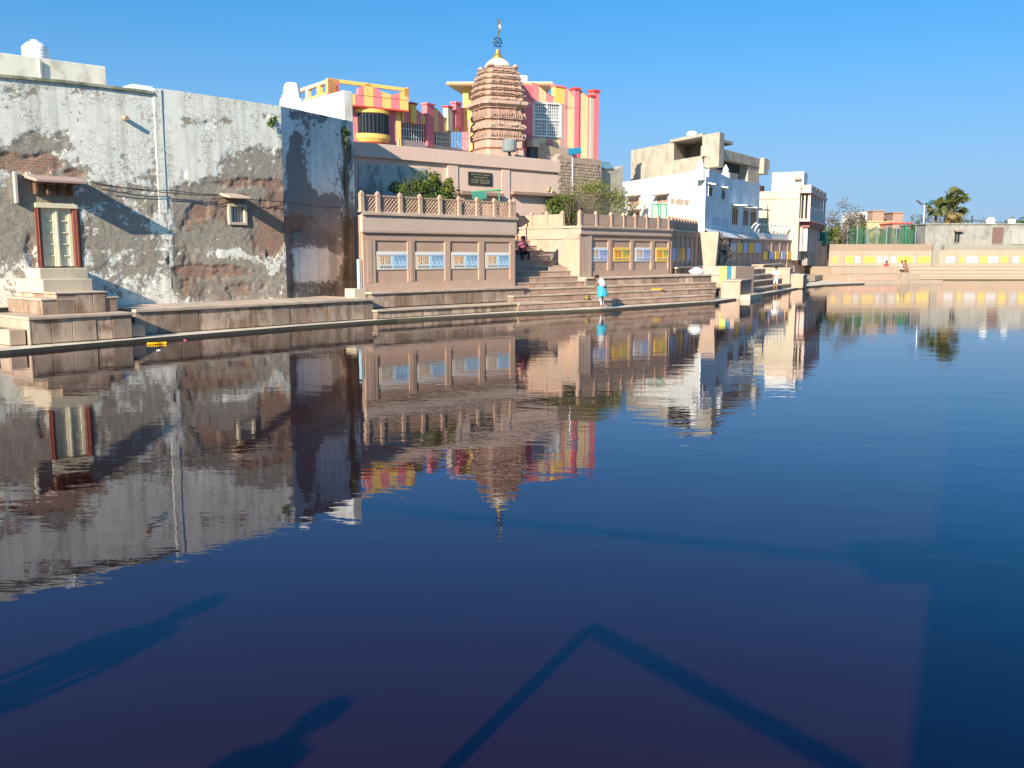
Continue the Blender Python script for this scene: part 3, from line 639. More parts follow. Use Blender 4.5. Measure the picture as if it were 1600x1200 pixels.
part('blue_pipe', MB().tube([(-.18, .05, Z1B + .1), (-.18, .05, Z1B + 1.25)], .07, 8), M('faded_blue_pipe', (.35, .55, .65)), ter1)
st1 = fthing('stone_step', 'long stone step below the sandstone wall with four signs', 'step', F1)
part('step_core', MB().box(-.3, L1 + .55, -1.17, -.5, .1, .385), MORT, st1)
slabrow(st1, -.3, L1 + .55, -1.17, .13, .385, .9, seed=31)
for k in range(6):
    a = -.36 + k * (L1 + .95) / 6; part('tread', MB().box(a + .004, a + (L1 + .95) / 6 - .004, -1.30, -.5, .388, .46), COPE, st1, .015)
# left end of the terrace catches the sun

# ---- balustrades
def lattice_mesh(w, h, mat, pitch=.17, bar=.036):
    mb = MB(); 
    mb.box(0, w, -.02, .05, 0, .06).box(0, w, -.02, .05, h - .06, h)
    for sgn in (1, -1):
        k = -int(h / pitch) - 1
        while k * pitch < w + h:
            x0 = k * pitch; pts = []
            # bar through (x0,0) going up at 45 deg, clipped to the panel
            if sgn > 0: a, b = max(0, -x0), min(h, w - x0)
            else: a, b = max(0, x0 - w), min(h, x0)
            if b - a > .03:
                xa, xb = (x0 + a, x0 + b) if sgn > 0 else (x0 - a, x0 - b); d = bar * .7; y0 = 0 if sgn > 0 else .016
                mb.hexa([(xa - d, y0, a), (xa + d, y0, a), (xa + d, y0 + .03, a), (xa - d, y0 + .03, a)], [(xb - d, y0, b), (xb + d, y0, b), (xb + d, y0 + .03, b), (xb - d, y0 + .03, b)])
            k += 1
    return mb.mesh('lattice_panel', mat)
POSTM = {}
def post_mesh(h, w=.16):
    w2 = w / 2; rings = []
    for z, r in ((0, 1.25), (.08, 1.25), (.081, 1), (h * .74, 1), (h * .76, 1.2), (h * .80, 1.2), (h * .81, .85), (h * .88, .95), (h, .12)):
        rings.append([(-w2 * r, -w2 * r, z), (w2 * r, -w2 * r, z), (w2 * r, w2 * r, z), (-w2 * r, w2 * r, z)])
    return MB().loft(rings).mesh('post', SAND)
def balustrade(F, ss, z, label, hpan, hpost, b=.1, solid=False, group=None, mat=SAND):
    o = fthing('lattice_balustrade', label, 'balustrade', F, 0, 0, 0)
    pm = post_mesh(hpost)
    for s in ss: link('post', pm, o, (s, b, z + .002))
    cache = {}
    for a, c in zip(ss[:-1], ss[1:]):
        w = round(c - a - .17, 2)
        if w not in cache: cache[w] = lattice_mesh(w, hpan, mat) if not solid else MB().box(0, w, -.03, .05, 0, hpan).box(.06, w - .06, -.045, -.031, .08, hpan - .08).mesh('screen_panel', mat)
        link('lattice_panel' if not solid else 'screen_panel', cache[w], o, (a + .085, b, z + .004))
    return o
hp1 = F1.z(600, 306) - F1.z(600, 333); ho1 = F1.z(565, 297) - F1.z(565, 331)
ss1 = [F1.s(x, .1, 330) for x in (565, 590, 625, 656, 687, 717, 745, 772, 797)]
balustrade(F1, ss1, Z1T, 'sandstone lattice balustrade with pointed posts above the four blue signs', hp1, ho1)
fb = Frame(F1.w(L1 - .02)[:2], F1.w(L1 - .02, 3.6)[:2])
balustrade(fb, [.1, 1.2, 2.3, 3.4], Z1T, 'lattice balustrade returning back above the stair beside the pink plaque wall', hp1, ho1, b=.0)

# ---- painted signs
INK = {'or': flat('orange_paint', (.72, .42, .22)), 'bl': flat('slate_blue_paint', (.22, .33, .48)), 'cy': flat('teal_paint', (.18, .45, .55)), 'gr': flat('grey_paint', (.38, .40, .46)), 'rd': flat('orange_red_paint', (.72, .27, .08)), 'gn': flat('olive_paint', (.35, .38, .12))}
SIGNC = M('sign_cream', (.68, .60, .48), .8, .1, 4, .1, 0, .1, .005); SIGNB = M('sign_sky_blue', (.42, .60, .72), .8, .1, 4, .1, 0, .1, .005)
SIGNW = M('sign_white', (.74, .74, .74), .8, .08, 4, .1, 0, .1, .005); SIGNY = M('sign_yellow', (.97, .60, .10), .8, .1, 4, .1, 0, .1, .005); SIGNL = M('sign_lilac', (.50, .52, .72), .8, .1, 4, .1, 0, .1, .005)
TXT = {}
def text_mesh(t):
    if t in TXT: return TXT[t]
    cu = bpy.data.curves.new('lettering', 'FONT'); cu.body = t; cu.size = 1; cu.extrude = .004; ob = bpy.data.objects.new('lettering', cu); COL.objects.link(ob)
    dg = bpy.context.evaluated_depsgraph_get(); me = bpy.data.meshes.new_from_object(ob.evaluated_get(dg)); bpy.data.objects.remove(ob)
    co = np.array([v.co[:] for v in me.vertices]); lo, hi = co.min(0), co.max(0); w = hi - lo; w[w == 0] = 1
    q = (co - lo) / w; new = np.stack([q[:, 0], -(q[:, 2]) * .008, q[:, 1]], -1)
    me.vertices.foreach_set('co', new.reshape(-1)); me.materials.clear(); TXT[t] = me; return me
def lettering(t, parent, x, y, z, w, h, mat):
    me = text_mesh(t).copy(); me.materials.append(mat); o = link('lettering', me, parent, (x, y, z)); o.scale = (w, 1, h); return o
def sign(F, x0, x1, yt, yb, label, style, b=.05, group='painted signs on the ghat walls', small=False, far=False):
    s0, s1 = F.s(x0, b, (yt + yb) / 2), F.s(x1, b, (yt + yb) / 2); z0, z1 = F.z((x0 + x1) / 2, yb, b), F.z((x0 + x1) / 2, yt, b)
    o = fthing('painted_sign', label, 'sign', F, s0, b, z0, group); w = s1 - s0; h = z1 - z0
    base, right, hdr = {'blue': (SIGNC, SIGNB, SIGNW), 'white': (SIGNW, SIGNL, SIGNW), 'yellow': (SIGNY, SIGNY, SIGNY), 'lilac': (SIGNL, SIGNL, SIGNW)}[style]
    if far: base = {'yellow': M('dimmed_yellow', (.62, .45, .09), .85, .12, 2), 'white': M('dimmed_white', (.47, .46, .46), .85, .1, 2), 'lilac': M('dimmed_lilac', (.38, .38, .44), .85, .1, 2)}[style]  # far copies of the sign paints, darkened in colour to offset full sunlight
    part('board', MB().box(0, w, -.035, .0, 0, h), base, o, .005)
    if small: return o
    part('header_strip', MB().box(.02, w - .02, -.040, -.0352, h * .83, h * .97), hdr, o)
    if base != right: part('right_field', MB().box(w * .47, w - .03, -.0395, -.0352, h * .06, h * .82), right, o)
    part('rule', MB().box(.03, w - .03, -.043, -.0405, h * .80, h * .825), INK['gr'], o)
    a, c_ = ('or', 'bl') if style == 'blue' else (('or', 'bl') if style == 'white' else ('rd', 'gn'))
    lettering('राधा', o, w * .06, -.0405, h * .32, w * .36, h * .46, INK[a])
    lettering('कृष्ण', o, w * .53, -.0405, h * .30, w * .38, h * .48, INK[c_])
    lettering('श्री राधा कुण्ड', o, w * .08, -.0405, h * .08, w * .38, h * .17, INK['gr'])
    lettering('गोवर्धन मथुरा', o, w * .52, -.0405, h * .09, w * .38, h * .15, INK['gr'])
    return o
for (a, b, c_, d, l) in ((588, 637, 393, 421.5, 'cream and sky-blue painted sign nearest the old peeling house'), (648, 694.5, 393.5, 421, 'second blue painted sign from the old house, on the same wall'),
                         (704.5, 747.5, 394, 420, 'third blue painted sign from the old house'), (758, 796, 394.5, 419.5, 'blue painted sign beside the stairs, last of the four')):
    sign(F1, a, b, c_, d, l, 'blue')

# ---- second terrace
F2 = fpx(905, 46.0, 1047, 52.8); L2 = F2.L
Z2T = F2.z(905, 352.5); Z2F = F2.z(975, 366); Z2B = F2.z(905, 433)
p2z0, p2z1 = F2.z(975, 422), F2.z(975, 376)
rec2 = [(F2.s(a), F2.s(b)) for a, b in ((920, 950), (957, 985), (991, 1017), (1023, 1044))]
ter2 = fthing('terrace_wall', 'corner sandstone terrace wall with alternating blue and yellow signs, above the wide steps', 'terrace wall', F2)
panelled_wall(F2, ter2, 0.05, L2 - .05, Z2B, Z2T, Z2F, rec2, pz=(p2z0, p2z1), depth=1.0)
cs = F2.w(L2); az2 = R(23.0); FX = Frame((cs.x, cs.y), (cs.x + math.sin(az2) * 8.1, cs.y + math.cos(az2) * 8.1))
lx, rx = child_frame('', None, FX, F2)
part('side_core', MB().box(0, 8.1, .06, 1.2, Z2B - 1, Z2T - .12), SAND, ter2, loc=lx, rz=rx)
part('side_frieze', MB().box(0, 8.1, -.03, .058, Z2F, Z2T - .12), SAND, ter2, .012, loc=lx, rz=rx)
part('side_coping', MB().box(0, 8.1, -.08, 1.2, Z2T - .118, Z2T + .001), COPE, ter2, .012, loc=lx, rz=rx)
for k in range(6):
    a = .15 + k * 1.3; part('side_pilaster', MB().box(a, a + .3, -.02, .058, Z2B, Z2F - .01), SAND, ter2, .01, loc=lx, rz=rx)
part('end_pillar', MB().hexa([(7.7, -1.0, Z2B - 1.2), (8.3, -1.0, Z2B - 1.2), (8.3, .5, Z2B - 1.2), (7.7, .5, Z2B - 1.2)], [(7.7, -1.25, Z2T), (8.3, -1.25, Z2T), (8.3, .5, Z2T), (7.7, .5, Z2T)]), SANDL, ter2, .03, loc=lx, rz=rx)
# stair side wall, facing the sun
a = at(806, 355, 49.0); FW = Frame((a.x, a.y), F2.w(0.0)[:2])
lw, rw = child_frame('', None, FW, F2)
part('stair_side_wall', MB().box(-2.5, FW.L - .02, .02, 1.0, Z2B - 1, Z2T - .12), SANDL, ter2, loc=lw, rz=rw)
zq = FW.z(850, 374)
part('stair_side_band', MB().box(-2.5, FW.L - .03, -.03, .018, zq, Z2T - .122), SANDL, ter2, .012, loc=lw, rz=rw)
part('stair_side_coping', MB().box(-2.5, FW.L - .1, -.07, 1.0, Z2T - .118, Z2T - .002), SANDL, ter2, .012, loc=lw, rz=rw)
part('terrace_floor', MB().slab([li2 for li2 in ((.1, .9), (L2 - .3, .9), (L2 + 2.5, 8.5), (.5, 10))], Z2T - .5, Z2T - .2), SAND, ter2)
hp2 = F2.z(905, 334) - F2.z(905, 353); ho2 = F2.z(905, 328) - F2.z(905, 353)
balustrade(F2, [F2.s(x, .1, 345) for x in (906, 931, 954.5, 974, 992, 1010, 1028, 1044)], Z2T, 'sandstone screen balustrade above the blue and yellow signs', hp2, ho2, solid=True)
balustrade(FW, [FW.s(x, .1, 345) for x in (808, 831, 855, 879)], Z2T, 'sunlit screen balustrade on top of the stair side wall', hp2, ho2, solid=True)
balustrade(FX, list(np.linspace(.5, 7.4, 10)), Z2T + .002, 'shaded balustrade with pointed posts receding towards the white house', hp2 * 1.05, ho2 * 1.05, solid=True, mat=SAND)
for (a, b, st, l) in ((921.5, 949.5, 'white', 'white and lilac painted sign left of the yellow ones, behind the bending woman'), (957.5, 984, 'yellow', 'bright yellow painted sign between two white ones'), (991.5, 1016.5, 'white', 'white painted sign between two yellow ones'), (1024, 1045, 'yellow', 'yellow painted sign at the terrace corner')):
    sign(F2, a, b, 387, 408.5, l, st)
for (a, b, st, l) in ((1050, 1059, 'lilac', 'blue sign in shade, first round the terrace corner'), (1061, 1069, 'yellow', 'dull yellow sign in shade between two blue ones'), (1071, 1080, 'lilac', 'blue sign in shade beside the sunlit end pillar')):
    sign(FX, a, b, 387.5, 407.5, l, st, b=.055, small=True)
# ---- wide steps to the water in front of the second terrace (they follow the pond edge, not the wall)
FG = Frame((0.55, 40.1), (10.7, 49.2)); SE = FG.L - .3
gst = fthing('ghat_steps', 'wide worn sandstone steps running down to the water under the corner terrace', 'steps', FG)
RISER = M('step_riser', (.42, .28, .205), .85, .18, 1.5, .2, .14, .3, .012, stain=(.20, .11, .075), stainamt=.5)
lev = [(2.15, Z2B, 6.0, 16.3), (1.6, 1.03, .35, 16.0), (1.1, .75, .3, 15.3), (.6, .43, .2, 14.4)]; SE = 16.3
part('ledge_core', MB().box(6.1, SE, 2.2, 6.0, .1, Z2B - .09), MORT, gst)
slabrow(gst, 6.1, SE, 2.2, 1.0, Z2B - .095, .8, seed=51)
for k in range(6):
    L_ = (SE - 6.02) / 6; a = 6.02 + k * L_; part('tread', MB().box(a + .003, a + L_ - .003, 2.08, 5.2, Z2B - .088, Z2B - .004), COPE, gst, .012)
part('ledge_end', MB().box(5.99, 6.098, 2.16, 3.0, .2, Z2B - .09), SANDL, gst, .015)
for i, (b_, z_, s0, SE) in enumerate(lev[1:]):
    nb = lev[i][0]
    part('riser_core', MB().box(s0, SE, b_ + .05, nb + .3, .05, z_ - .075), MORT, gst)
    slabrow(gst, s0, SE, b_ + .05, (lev[i + 2][1] if i < 2 else .13), z_ - .078, 1.2, seed=60 + i, mat=RISER)
    kk = 9; L_ = (SE - s0) / kk
    for k in range(kk):
        a = s0 + k * L_
        part('tread', MB().box(a + .003, a + L_ - .003, b_ - .03, nb + .3, z_ - .073, z_ + random.uniform(-.004, .004)), COPE if k % 2 else SANDL, gst, .012)
# ---- flight up between the two terraces
fl = fthing('stone_stairs', 'steep shaded sandstone stairs climbing between the two terraces', 'stairs', FG)
STEPS = []
for k in range(9):
    z_ = 1.26 + k * .25; b_ = 2.15 + k * .46; STEPS.append((b_, z_))
    s1_ = 6.0 if k < 1 else 5.93
    part('riser', MB().box(1.35, s1_, b_ + .03, b_ + .8, z_ - .45, z_ - .055), RISER, fl, .01)
    part('tread', MB().box(1.35, s1_, b_, b_ + .8, z_ - .053, z_), SANDL, fl, .012)
q0 = FG.sz(858, 425, 3.3)[0]; q1 = FG.sz(886, 425, 3.3)[0]
part('side_plinth', MB().box(q0, q1, 3.3, 4.6, 1.3, FG.z(872, 417, 3.3)), SANDL, fl, .02)

# ================================================================== RIGHT BANK
def pxpoly(F, pts, b=0): return [F.sz(x, y, b) for x, y in pts]
F3 = Frame((12.9, 53.0), (22.3, 71.1))                    # quay line of the right bank
F3W = fpx(1108, 60.5, 1190, 77.5)                          # shaded wall with signs behind it
F4W = fpx(1190, 77.5, 1299, 99.0)
w3t = F3W.z(1150, 373); w3b = 1.0
t = fthing('boundary_wall', 'shaded sandstone wall with blue and yellow signs below the white house', 'wall', F3W)
part('wall_core', MB().box(0, F3W.L, 0, .8, .6, w3t), SAND, t); part('coping', MB().box(0, F3W.L, -.08, .9, w3t + .002, w3t + .12), COPE, t, .012)
for k in range(9):
    a = .3 + k * 2.1; part('pilaster', MB().box(a, a + .4, -.05, -.002, .9, w3t - .1), SAND, t, .01)
for (a, b, st, l) in ((1141, 1150, 'lilac', 'lilac sign behind the bare bush, first on the shaded wall'), (1151.5, 1159.5, 'yellow', 'yellow sign second on the shaded wall below the white house'), (1161, 1168, 'lilac', 'lilac sign in the middle of the shaded wall below the white house'), (1169.5, 1178, 'yellow', 'fourth sign, yellow, on the shaded wall below the white house'), (1179.5, 1188, 'lilac', 'lilac sign at the end of the shaded wall below the white house')):
    sign(F3W, a, b, 379.5, 395, l, st, b=-.055, small=True)
t = fthing('boundary_wall', 'long shaded wall with many small signs running to the far bank', 'wall', F4W)
w4t = F4W.z(1240, 377)
part('wall_core', MB().box(0, F4W.L, 0, .8, .6, w4t), SAND, t); part('coping', MB().box(0, F4W.L, -.08, .9, w4t + .002, w4t + .12), COPE, t, .012)
for k in range(10):
    a = .2 + k * 2.5; part('pilaster', MB().box(a, a + .4, -.05, -.002, .9, w4t - .1), SAND, t, .01)
ords = ['first', 'second', 'third', 'fourth', 'fifth', 'sixth', 'seventh', 'eighth', 'ninth', 'tenth']
for k in range(8):
    a = 1192 + k * 9.5; sign(F4W, a, a + 6.5, 392.5, 405, f'{ords[k]} small {"yellow" if k % 2 == 0 else "lilac"} sign along the long shaded wall', 'yellow' if k % 2 == 0 else 'lilac', b=-.055, small=True)
# steps of the right bank
rs = fthing('ghat_steps', 'shaded steps beyond the corner terrace where a man stands at the water', 'steps', F3)
for k, (b_, z_, s0, s1) in enumerate(((.55, .40, .8, 19.0), (1.15, .78, .8, 18.0), (1.75, 1.12, 3.2, 18.0), (2.4, 1.50, 6.0, 18.0))):
    part('riser', MB().box(s0, s1, b_ + .04, b_ + 4.5 - k * .6, .05, z_ - .08), SLAB, rs)
    for j in range(8):
        L_ = (s1 - s0) / 8; part('tread', MB().box(s0 + j * L_ + .004, s0 + (j + 1) * L_ - .004, b_ - .03, b_ + .9, z_ - .078, z_ + .003 * (j % 3)), COPE, rs, .012)
def pier(label, F, s0, s1, b0, b1, h, name='stone_pier'):
    o = fthing(name, label, 'pier', F); part('core', MB().box(s0 + .04, s1 - .04, b0 + .04, b1, .05, h - .10), SANDL, o, .01)
    n_ = max(2, int((s1 - s0) / .6)); 
    for k in range(n_):
        L_ = (s1 - s0 - .08) / n_; part('stone_slab', MB().box(s0 + .04 + k * L_ + .006, s0 + .04 + (k + 1) * L_ - .006, b0, b0 + .039, .13, h - .105), SLAB, o, .006)
    part('cap', MB().box(s0 - .03, s1 + .03, b0 - .05, b1, h - .098, h), COPE, o, .015); return o
pier('square stone pier projecting into the water at the end of the wide steps', F3, -.5, 2.2, -.2, .9, F3.z(1125, 440, 0))
part('plinth', MB().box(-.4, 2.8, -.75, .6, -.5, .28), COPE, bpy.data.objects['stone_pier'], .02)
pier('taller stone block behind the pier, beside the painted box', F3, 2.6, 5.6, 1.9, 2.9, F3.z(1175, 424, 1.9))
pier('slim stone pier between the two flights of shaded steps', F3, 17.6, 18.8, .6, 3.6, F3.z(1257, 417, .6))
pier('low stone pier at the water below the slim pier', F3, 18.0, 19.6, -.3, 1.2, F3.z(1262, 428, -.3))
rs2 = fthing('ghat_steps', 'last short flight of steps before the far bank', 'steps', F3)
for k, (b_, z_) in enumerate(((.9, .55), (1.6, .95), (2.3, 1.35), (3.0, 1.75))):
    part('riser', MB().box(19.7, 27.5, b_ + .04, b_ + 3, .05, z_ - .08), SLAB, rs2); part('tread', MB().box(19.7, 27.5, b_ - .03, b_ + 1, z_ - .078, z_), COPE, rs2, .012)
# upper landing slab in front of the shaded wall
ul = fthing('stone_landing', 'raised stone landing with pale coping in front of the bare bush', 'landing', F3)
zu = F3.z(1160, 413, 3.4)
part('core', MB().box(-1.0, 8.5, 3.4, 7.5, .5, zu - .09), SLAB, ul); part('coping', MB().box(-1.1, 8.6, 3.3, 7.5, zu - .088, zu), COPE, ul, .015)
FPB = fpx(1098, 57.0, 1151, 55.6)
pb = fthing('painted_box', 'low block painted in pink, cream, yellow and blue stripes beside the pier', 'painted block', FPB)
cols = [flat('pale_pink_paint', (.62, .36, .32)), SANDL, flat('lemon_paint', (.74, .60, .14)), flat('blue_paint', (.03, .18, .30)), SAND]
for (x0, x1), c in zip(((1099, 1117), (1117.3, 1127), (1127.3, 1137), (1137.3, 1144), (1144.3, 1151)), cols):
    part('painted_face', MB().box(FPB.s(x0), FPB.s(x1), -.06, .0, .3, FPB.z(1125, 416)), c, pb, .01)
part('core', MB().box(.05, FPB.L, .002, 2.5, .2, FPB.z(1125, 416) - .02), SAND, pb)

def blob(name, label, cat, loc, rad, mat, seed=1, n=14, lump=.22):
    rng = random.Random(seed); prof = []; mb = MB(); rings = []
    for i in range(8):
        a = math.pi * i / 7; r = math.sin(a); z = -math.cos(a)
        rings.append([(rad[0] * max(r, .03) * math.cos(2*math.pi*k/n) * (1 + lump * rng.uniform(-1, 1)), rad[1] * max(r, .03) * math.sin(2*math.pi*k/n) * (1 + lump * rng.uniform(-1, 1)), rad[2] * (z + 1) * (1 + .3 * lump * rng.uniform(-1, 1))) for k in range(n)])
    for r in rings:
        for k, q in enumerate(r): r[k] = (q[0], q[1], max(0.004, q[2] - .55 * rad[2]))
    o = part(name, mb.loft(rings), mat, None, smooth=True, loc=loc); return tag(o, label, cat)
c = FG.w(15.5, 2.6, Z2B)
blob('cloth_bundle', 'white cloth bundle lying on the top step near the painted block', 'bundle', c, (.40, .34, .26), M('white_cloth', (.8, .79, .76), .9, .08, 5), 3)

# bare bush on the landing
c = at(1122, 408, 62.3)
t = thing('bare_bush', 'leafless grey bush against the shaded wall beside the sunlit end pillar', 'bush', (c.x, c.y, zu - .05))
twigs('branches', 9, (0, 0, 0), 1.9, .45, DRY, t, 4, .03); leaves('dry_leaves', 900, (0, 0, 1.25), (.85, .8, .95), DRY, t, .13, 8, .2, 14)

# ================================================================== BEHIND THE TERRACES
FP = fpx(560, 43.4, 872, 52.2)
ptp = FP.z(560, 222)
pw = fthing('pink_plaster_wall', 'tall pink plastered terrace wall with a dark inscribed plaque', 'wall', FP)
zb1 = FP.z(700, 256); zpar = FP.z(700, 233)
part('wall_core', MB().box(0, FP.L, .06, 3.5, 1.5, ptp - .1), PINKP, pw)
part('parapet_band', MB().box(-.15, FP.L, -.12, 1.0, zb1, ptp), PINKP, pw, .02)
part('raw_plaster', MB().box(.1, FP.s(666, 0, 280), .0, .058, 2.0, zb1 - .3), M('raw_grey_plaster', (.46, .46, .43), .95, .12, 1.2, .2, 0, .3, .02, stain=(.16, .17, .17), stainamt=.7), pw)
for (a, b) in ((666, 715), (783, 797)):
    pass
for (a, b) in ((700, 716), (783, 796)):
    part('pilaster', MB().box(FP.s(a), FP.s(b), -.05, .058, 2.0, zb1 - .003), PINKP, pw, .01)
part('bay_panel', MB().box(FP.s(717), FP.s(782), .0, .058, FP.z(750, 300), zb1 - .003), PINKP, pw, .01)
part('bay_panel', MB().box(FP.s(797), FP.L, .0, .058, FP.z(830, 308), zb1 - .003), PINKP, pw, .01)
for a, b in ((717, 782), (797, 868)):
    part('opening_lintel', MB().box(FP.s(a), FP.s(b), -.3, .057, FP.z((a + b) / 2, 306), FP.z((a + b) / 2, 301)), M('brown_ledge', (.30, .2, .15)), pw, .01)
q0, z1_ = FP.sz(731, 268); q1, z0_ = FP.sz(768, 291)
pl = fthing('inscribed_plaque', 'dark rectangular stone plaque with rows of pale lettering on the pink wall', 'plaque', FP, q0, -.004, z0_)
part('slab', MB().box(0, q1 - q0, -.05, 0, 0, z1_ - z0_), M('dark_plaque', (.035, .035, .03), .4, .1, 5), pl, .01)
wq, hq = q1 - q0, z1_ - z0_
for k, tx in enumerate(('श्री राधा कुण्ड', 'गोवर्धन', 'श्री कृष्ण कुण्ड मथुरा', 'राधा कृष्ण')):
    lettering(tx, pl, wq * (.10 if k != 1 else .2), -.051, hq * (.74 - k * .21), wq * (.8 if k != 1 else .6), hq * .15, M('plaque_letters', (.42, .38, .22)))
# green wire canopy frame on the terrace
gc = at(757, 318, 45.6)
g = thing('green_canopy_frame', 'light green steel canopy frame on the terrace in front of the plaque', 'canopy', (gc.x, gc.y, Z1T - .3))
tl = at(738, 299, 45.6); tr_ = at(782, 296, 45.6); hz0 = tl.z - gc.z
xs0, xs1 = at(741, 310, 45.6).x - gc.x, at(780, 310, 45.6).x - gc.x; ht = tl.z - (Z1T - .3)
for (x_, y_) in ((xs0, 0), (xs1, 0), (xs0 + .3, 1.4), (xs1, 1.4)):
    part('post', MB().box(x_ - .03, x_ + .03, y_ - .03, y_ + .03, 0, ht), GREENP, g)
part('roof_sheet', MB().hexa([(xs0 - .15, -.1, ht - .05), (xs1 + .1, -.1, ht + .05), (xs1 + .1, 1.6, ht + .12), (xs0 + .5, 1.6, ht + .1)], [(xs0 - .15, -.1, ht + .0), (xs1 + .1, -.1, ht + .1), (xs1 + .1, 1.6, ht + .17), (xs0 + .5, 1.6, ht + .15)]), GREENP, g)
part('valance', MB().box(xs0 - .1, xs1 * .15, -.12, -.08, ht - .36, ht - .05), M('teal_cloth', (.03, .17, .13)), g)
# bushes
c = at(660, 318, 42.9)
t = thing('green_bush', 'rounded green bush behind the lattice balustrade in front of the shaded plaster', 'bush', (c.x, c.y, Z1T - .5))
leaves('foliage', 5200, (0, 0, 1.35), (1.5, 1.2, 1.1), BUSH, t, .16, 12, .25, 28, aspect=.45); leaves('young_foliage', 900, (.9, 0, 1.7), (.8, .9, .8), BUSHY, t, .17, 13, .3, 8); twigs('branches', 5, (0, 0, 0), 1.9, .4, BARK, t, 3, .04)
c = at(890, 330, 52.0)
t = thing('green_bush', 'broad leafy bush with arching dry fronds behind the corner balustrade', 'bush', (c.x, c.y, Z2T - .6))
leaves('foliage', 5600, (-1.0, 0, 1.35), (1.9, 1.3, 1.05), BUSH, t, .17, 22, .2, 26, aspect=.38); leaves('light_foliage', 5200, (1.2, .2, 2.0), (2.6, 1.4, 1.45), BUSHY, t, .16, 23, .15, 34, aspect=.34)
twigs('branches', 8, (.4, -.3, 0), 2.6, .5, BARK, t, 5, .04); twigs('dead_twigs', 6, (1.0, -.9, 0), 2.0, .35, DRY, t, 15, .03); twigs('dead_twigs', 5, (3.0, -.5, 0), 2.2, .2, DRY, t, 25, .025)
fr = MB()
for (ex, ez, top) in ((-3.1, 1.5, 3.3), (-2.7, 1.0, 2.5), (-2.0, 1.7, 3.4), (-2.9, .9, 2.0)):
    pts = [Vector((-.2 + (ex + .2) * k / 10, -.3, .8 + (ez - .8) * (k / 10) + (top - 1.2) * 4 * (k / 10) * (1 - k / 10) * .75)) for k in range(11)]
    fr.tube(pts, .03, 4, r2=.01)
    for p in pts[2:]:
        for sg in (-1, 1): fr.add([p, p + Vector((-.1, .03, 0)), p + Vector((-.18, .12 * sg, -.30)), p + Vector((-.08, .12 * sg, -.28))], [(0, 1, 2, 3)])
part('dry_frond', fr, M('dry_frond', (.33, .29, .15)), t)
# solar lamp post
c = at(894, 330, 53.0); tp = at(895, 240, 53.0)
t = thing('solar_lamp', 'thin pole with a tilted blue solar panel above the broad bush', 'solar lamp', (c.x, c.y, Z2T - .6))
part('pole', MB().tube([(0, 0, 0), (0, 0, tp.z - Z2T + .6)], .045, 8), STEEL, t)
hh = tp.z - Z2T + .6; x0, x1 = at(888, 238, 53).x - c.x, at(908, 238, 53).x - c.x
part('solar_panel', MB().hexa([(x0, -.25, hh - .12), (x1, -.25, hh - .02), (x1, .25, hh + .35), (x0, .25, hh + .25)], [(x0, -.28, hh - .09), (x1, -.28, hh + .01), (x1, .22, hh + .38), (x0, .22, hh + .28)]), M('solar_cell', (.02, .16, .26), .25, .1, 6), t)
# rubble walls beside the pink wall
rb = fpx(870, 58.5, 985, 63.5)
rw_ = fthing('rubble_wall', 'rough brick and rubble wall between pink building and white house', 'wall', rb)
RUB = M('rubble', (.38, .28, .21), .95, .25, 4, 0, 0, .6, .05)
zr0, zr1 = rb.z(880, 248), rb.z(930, 248)
part('wall_core', MB().prism([(0, 2), (rb.s(938), 2), (rb.s(938), rb.z(938, 250)), (rb.s(915), rb.z(915, 247)), (rb.s(884), rb.z(884, 247)), (rb.s(876), rb.z(876, 240)), (0, rb.z(870, 246))], 0, .5), RUB, rw_)
z_ = zr0 - 2.6; row = 0
while z_ < zr0 - .2:
    a = .05 + (row % 2) * .14; hh = random.uniform(.16, .22)
    while a < rb.s(936) - .3:
        w_ = random.uniform(.28, .52); part('stone', MB().box(a, a + w_ - .025, -.05 - random.random() * .05, .02, z_, z_ + hh - .025), RUB, rw_, .015); a += w_
    z_ += hh; row += 1
sh = fthing('ruined_shed', 'broken grey wall stub with a blue tin sheet beside the white house', 'shed', rb)
part('wall_core', MB().prism([(rb.s(938.5), 2), (rb.s(982), 2), (rb.s(982), rb.z(982, 258)), (rb.s(972), rb.z(972, 264)), (rb.s(965), rb.z(965, 259)), (rb.s(938.5), rb.z(938.5, 264))], .6, 1.2), CONC, sh)
part('tin_sheet', MB().hexa([(rb.s(936), .5, rb.z(936, 264)), (rb.s(964), .5, rb.z(964, 262)), (rb.s(964), .55, rb.z(964, 262)), (rb.s(936), .55, rb.z(936, 264))], [(rb.s(936), .7, rb.z(936, 250)), (rb.s(964), .7, rb.z(964, 252)), (rb.s(964), .75, rb.z(964, 252)), (rb.s(936), .75, rb.z(936, 250))]), M('blue_tin', (.12, .25, .33), .5), sh)
# low wall and scrub filling behind second terrace
mw = fpx(806, 58.0, 975, 66.0)
t = fthing('low_back_wall', 'low pale wall behind the broad bush', 'wall', mw); part('wall_core', MB().box(0, mw.L, 0, .4, 2, mw.z(890, 285)), WHITE, t)

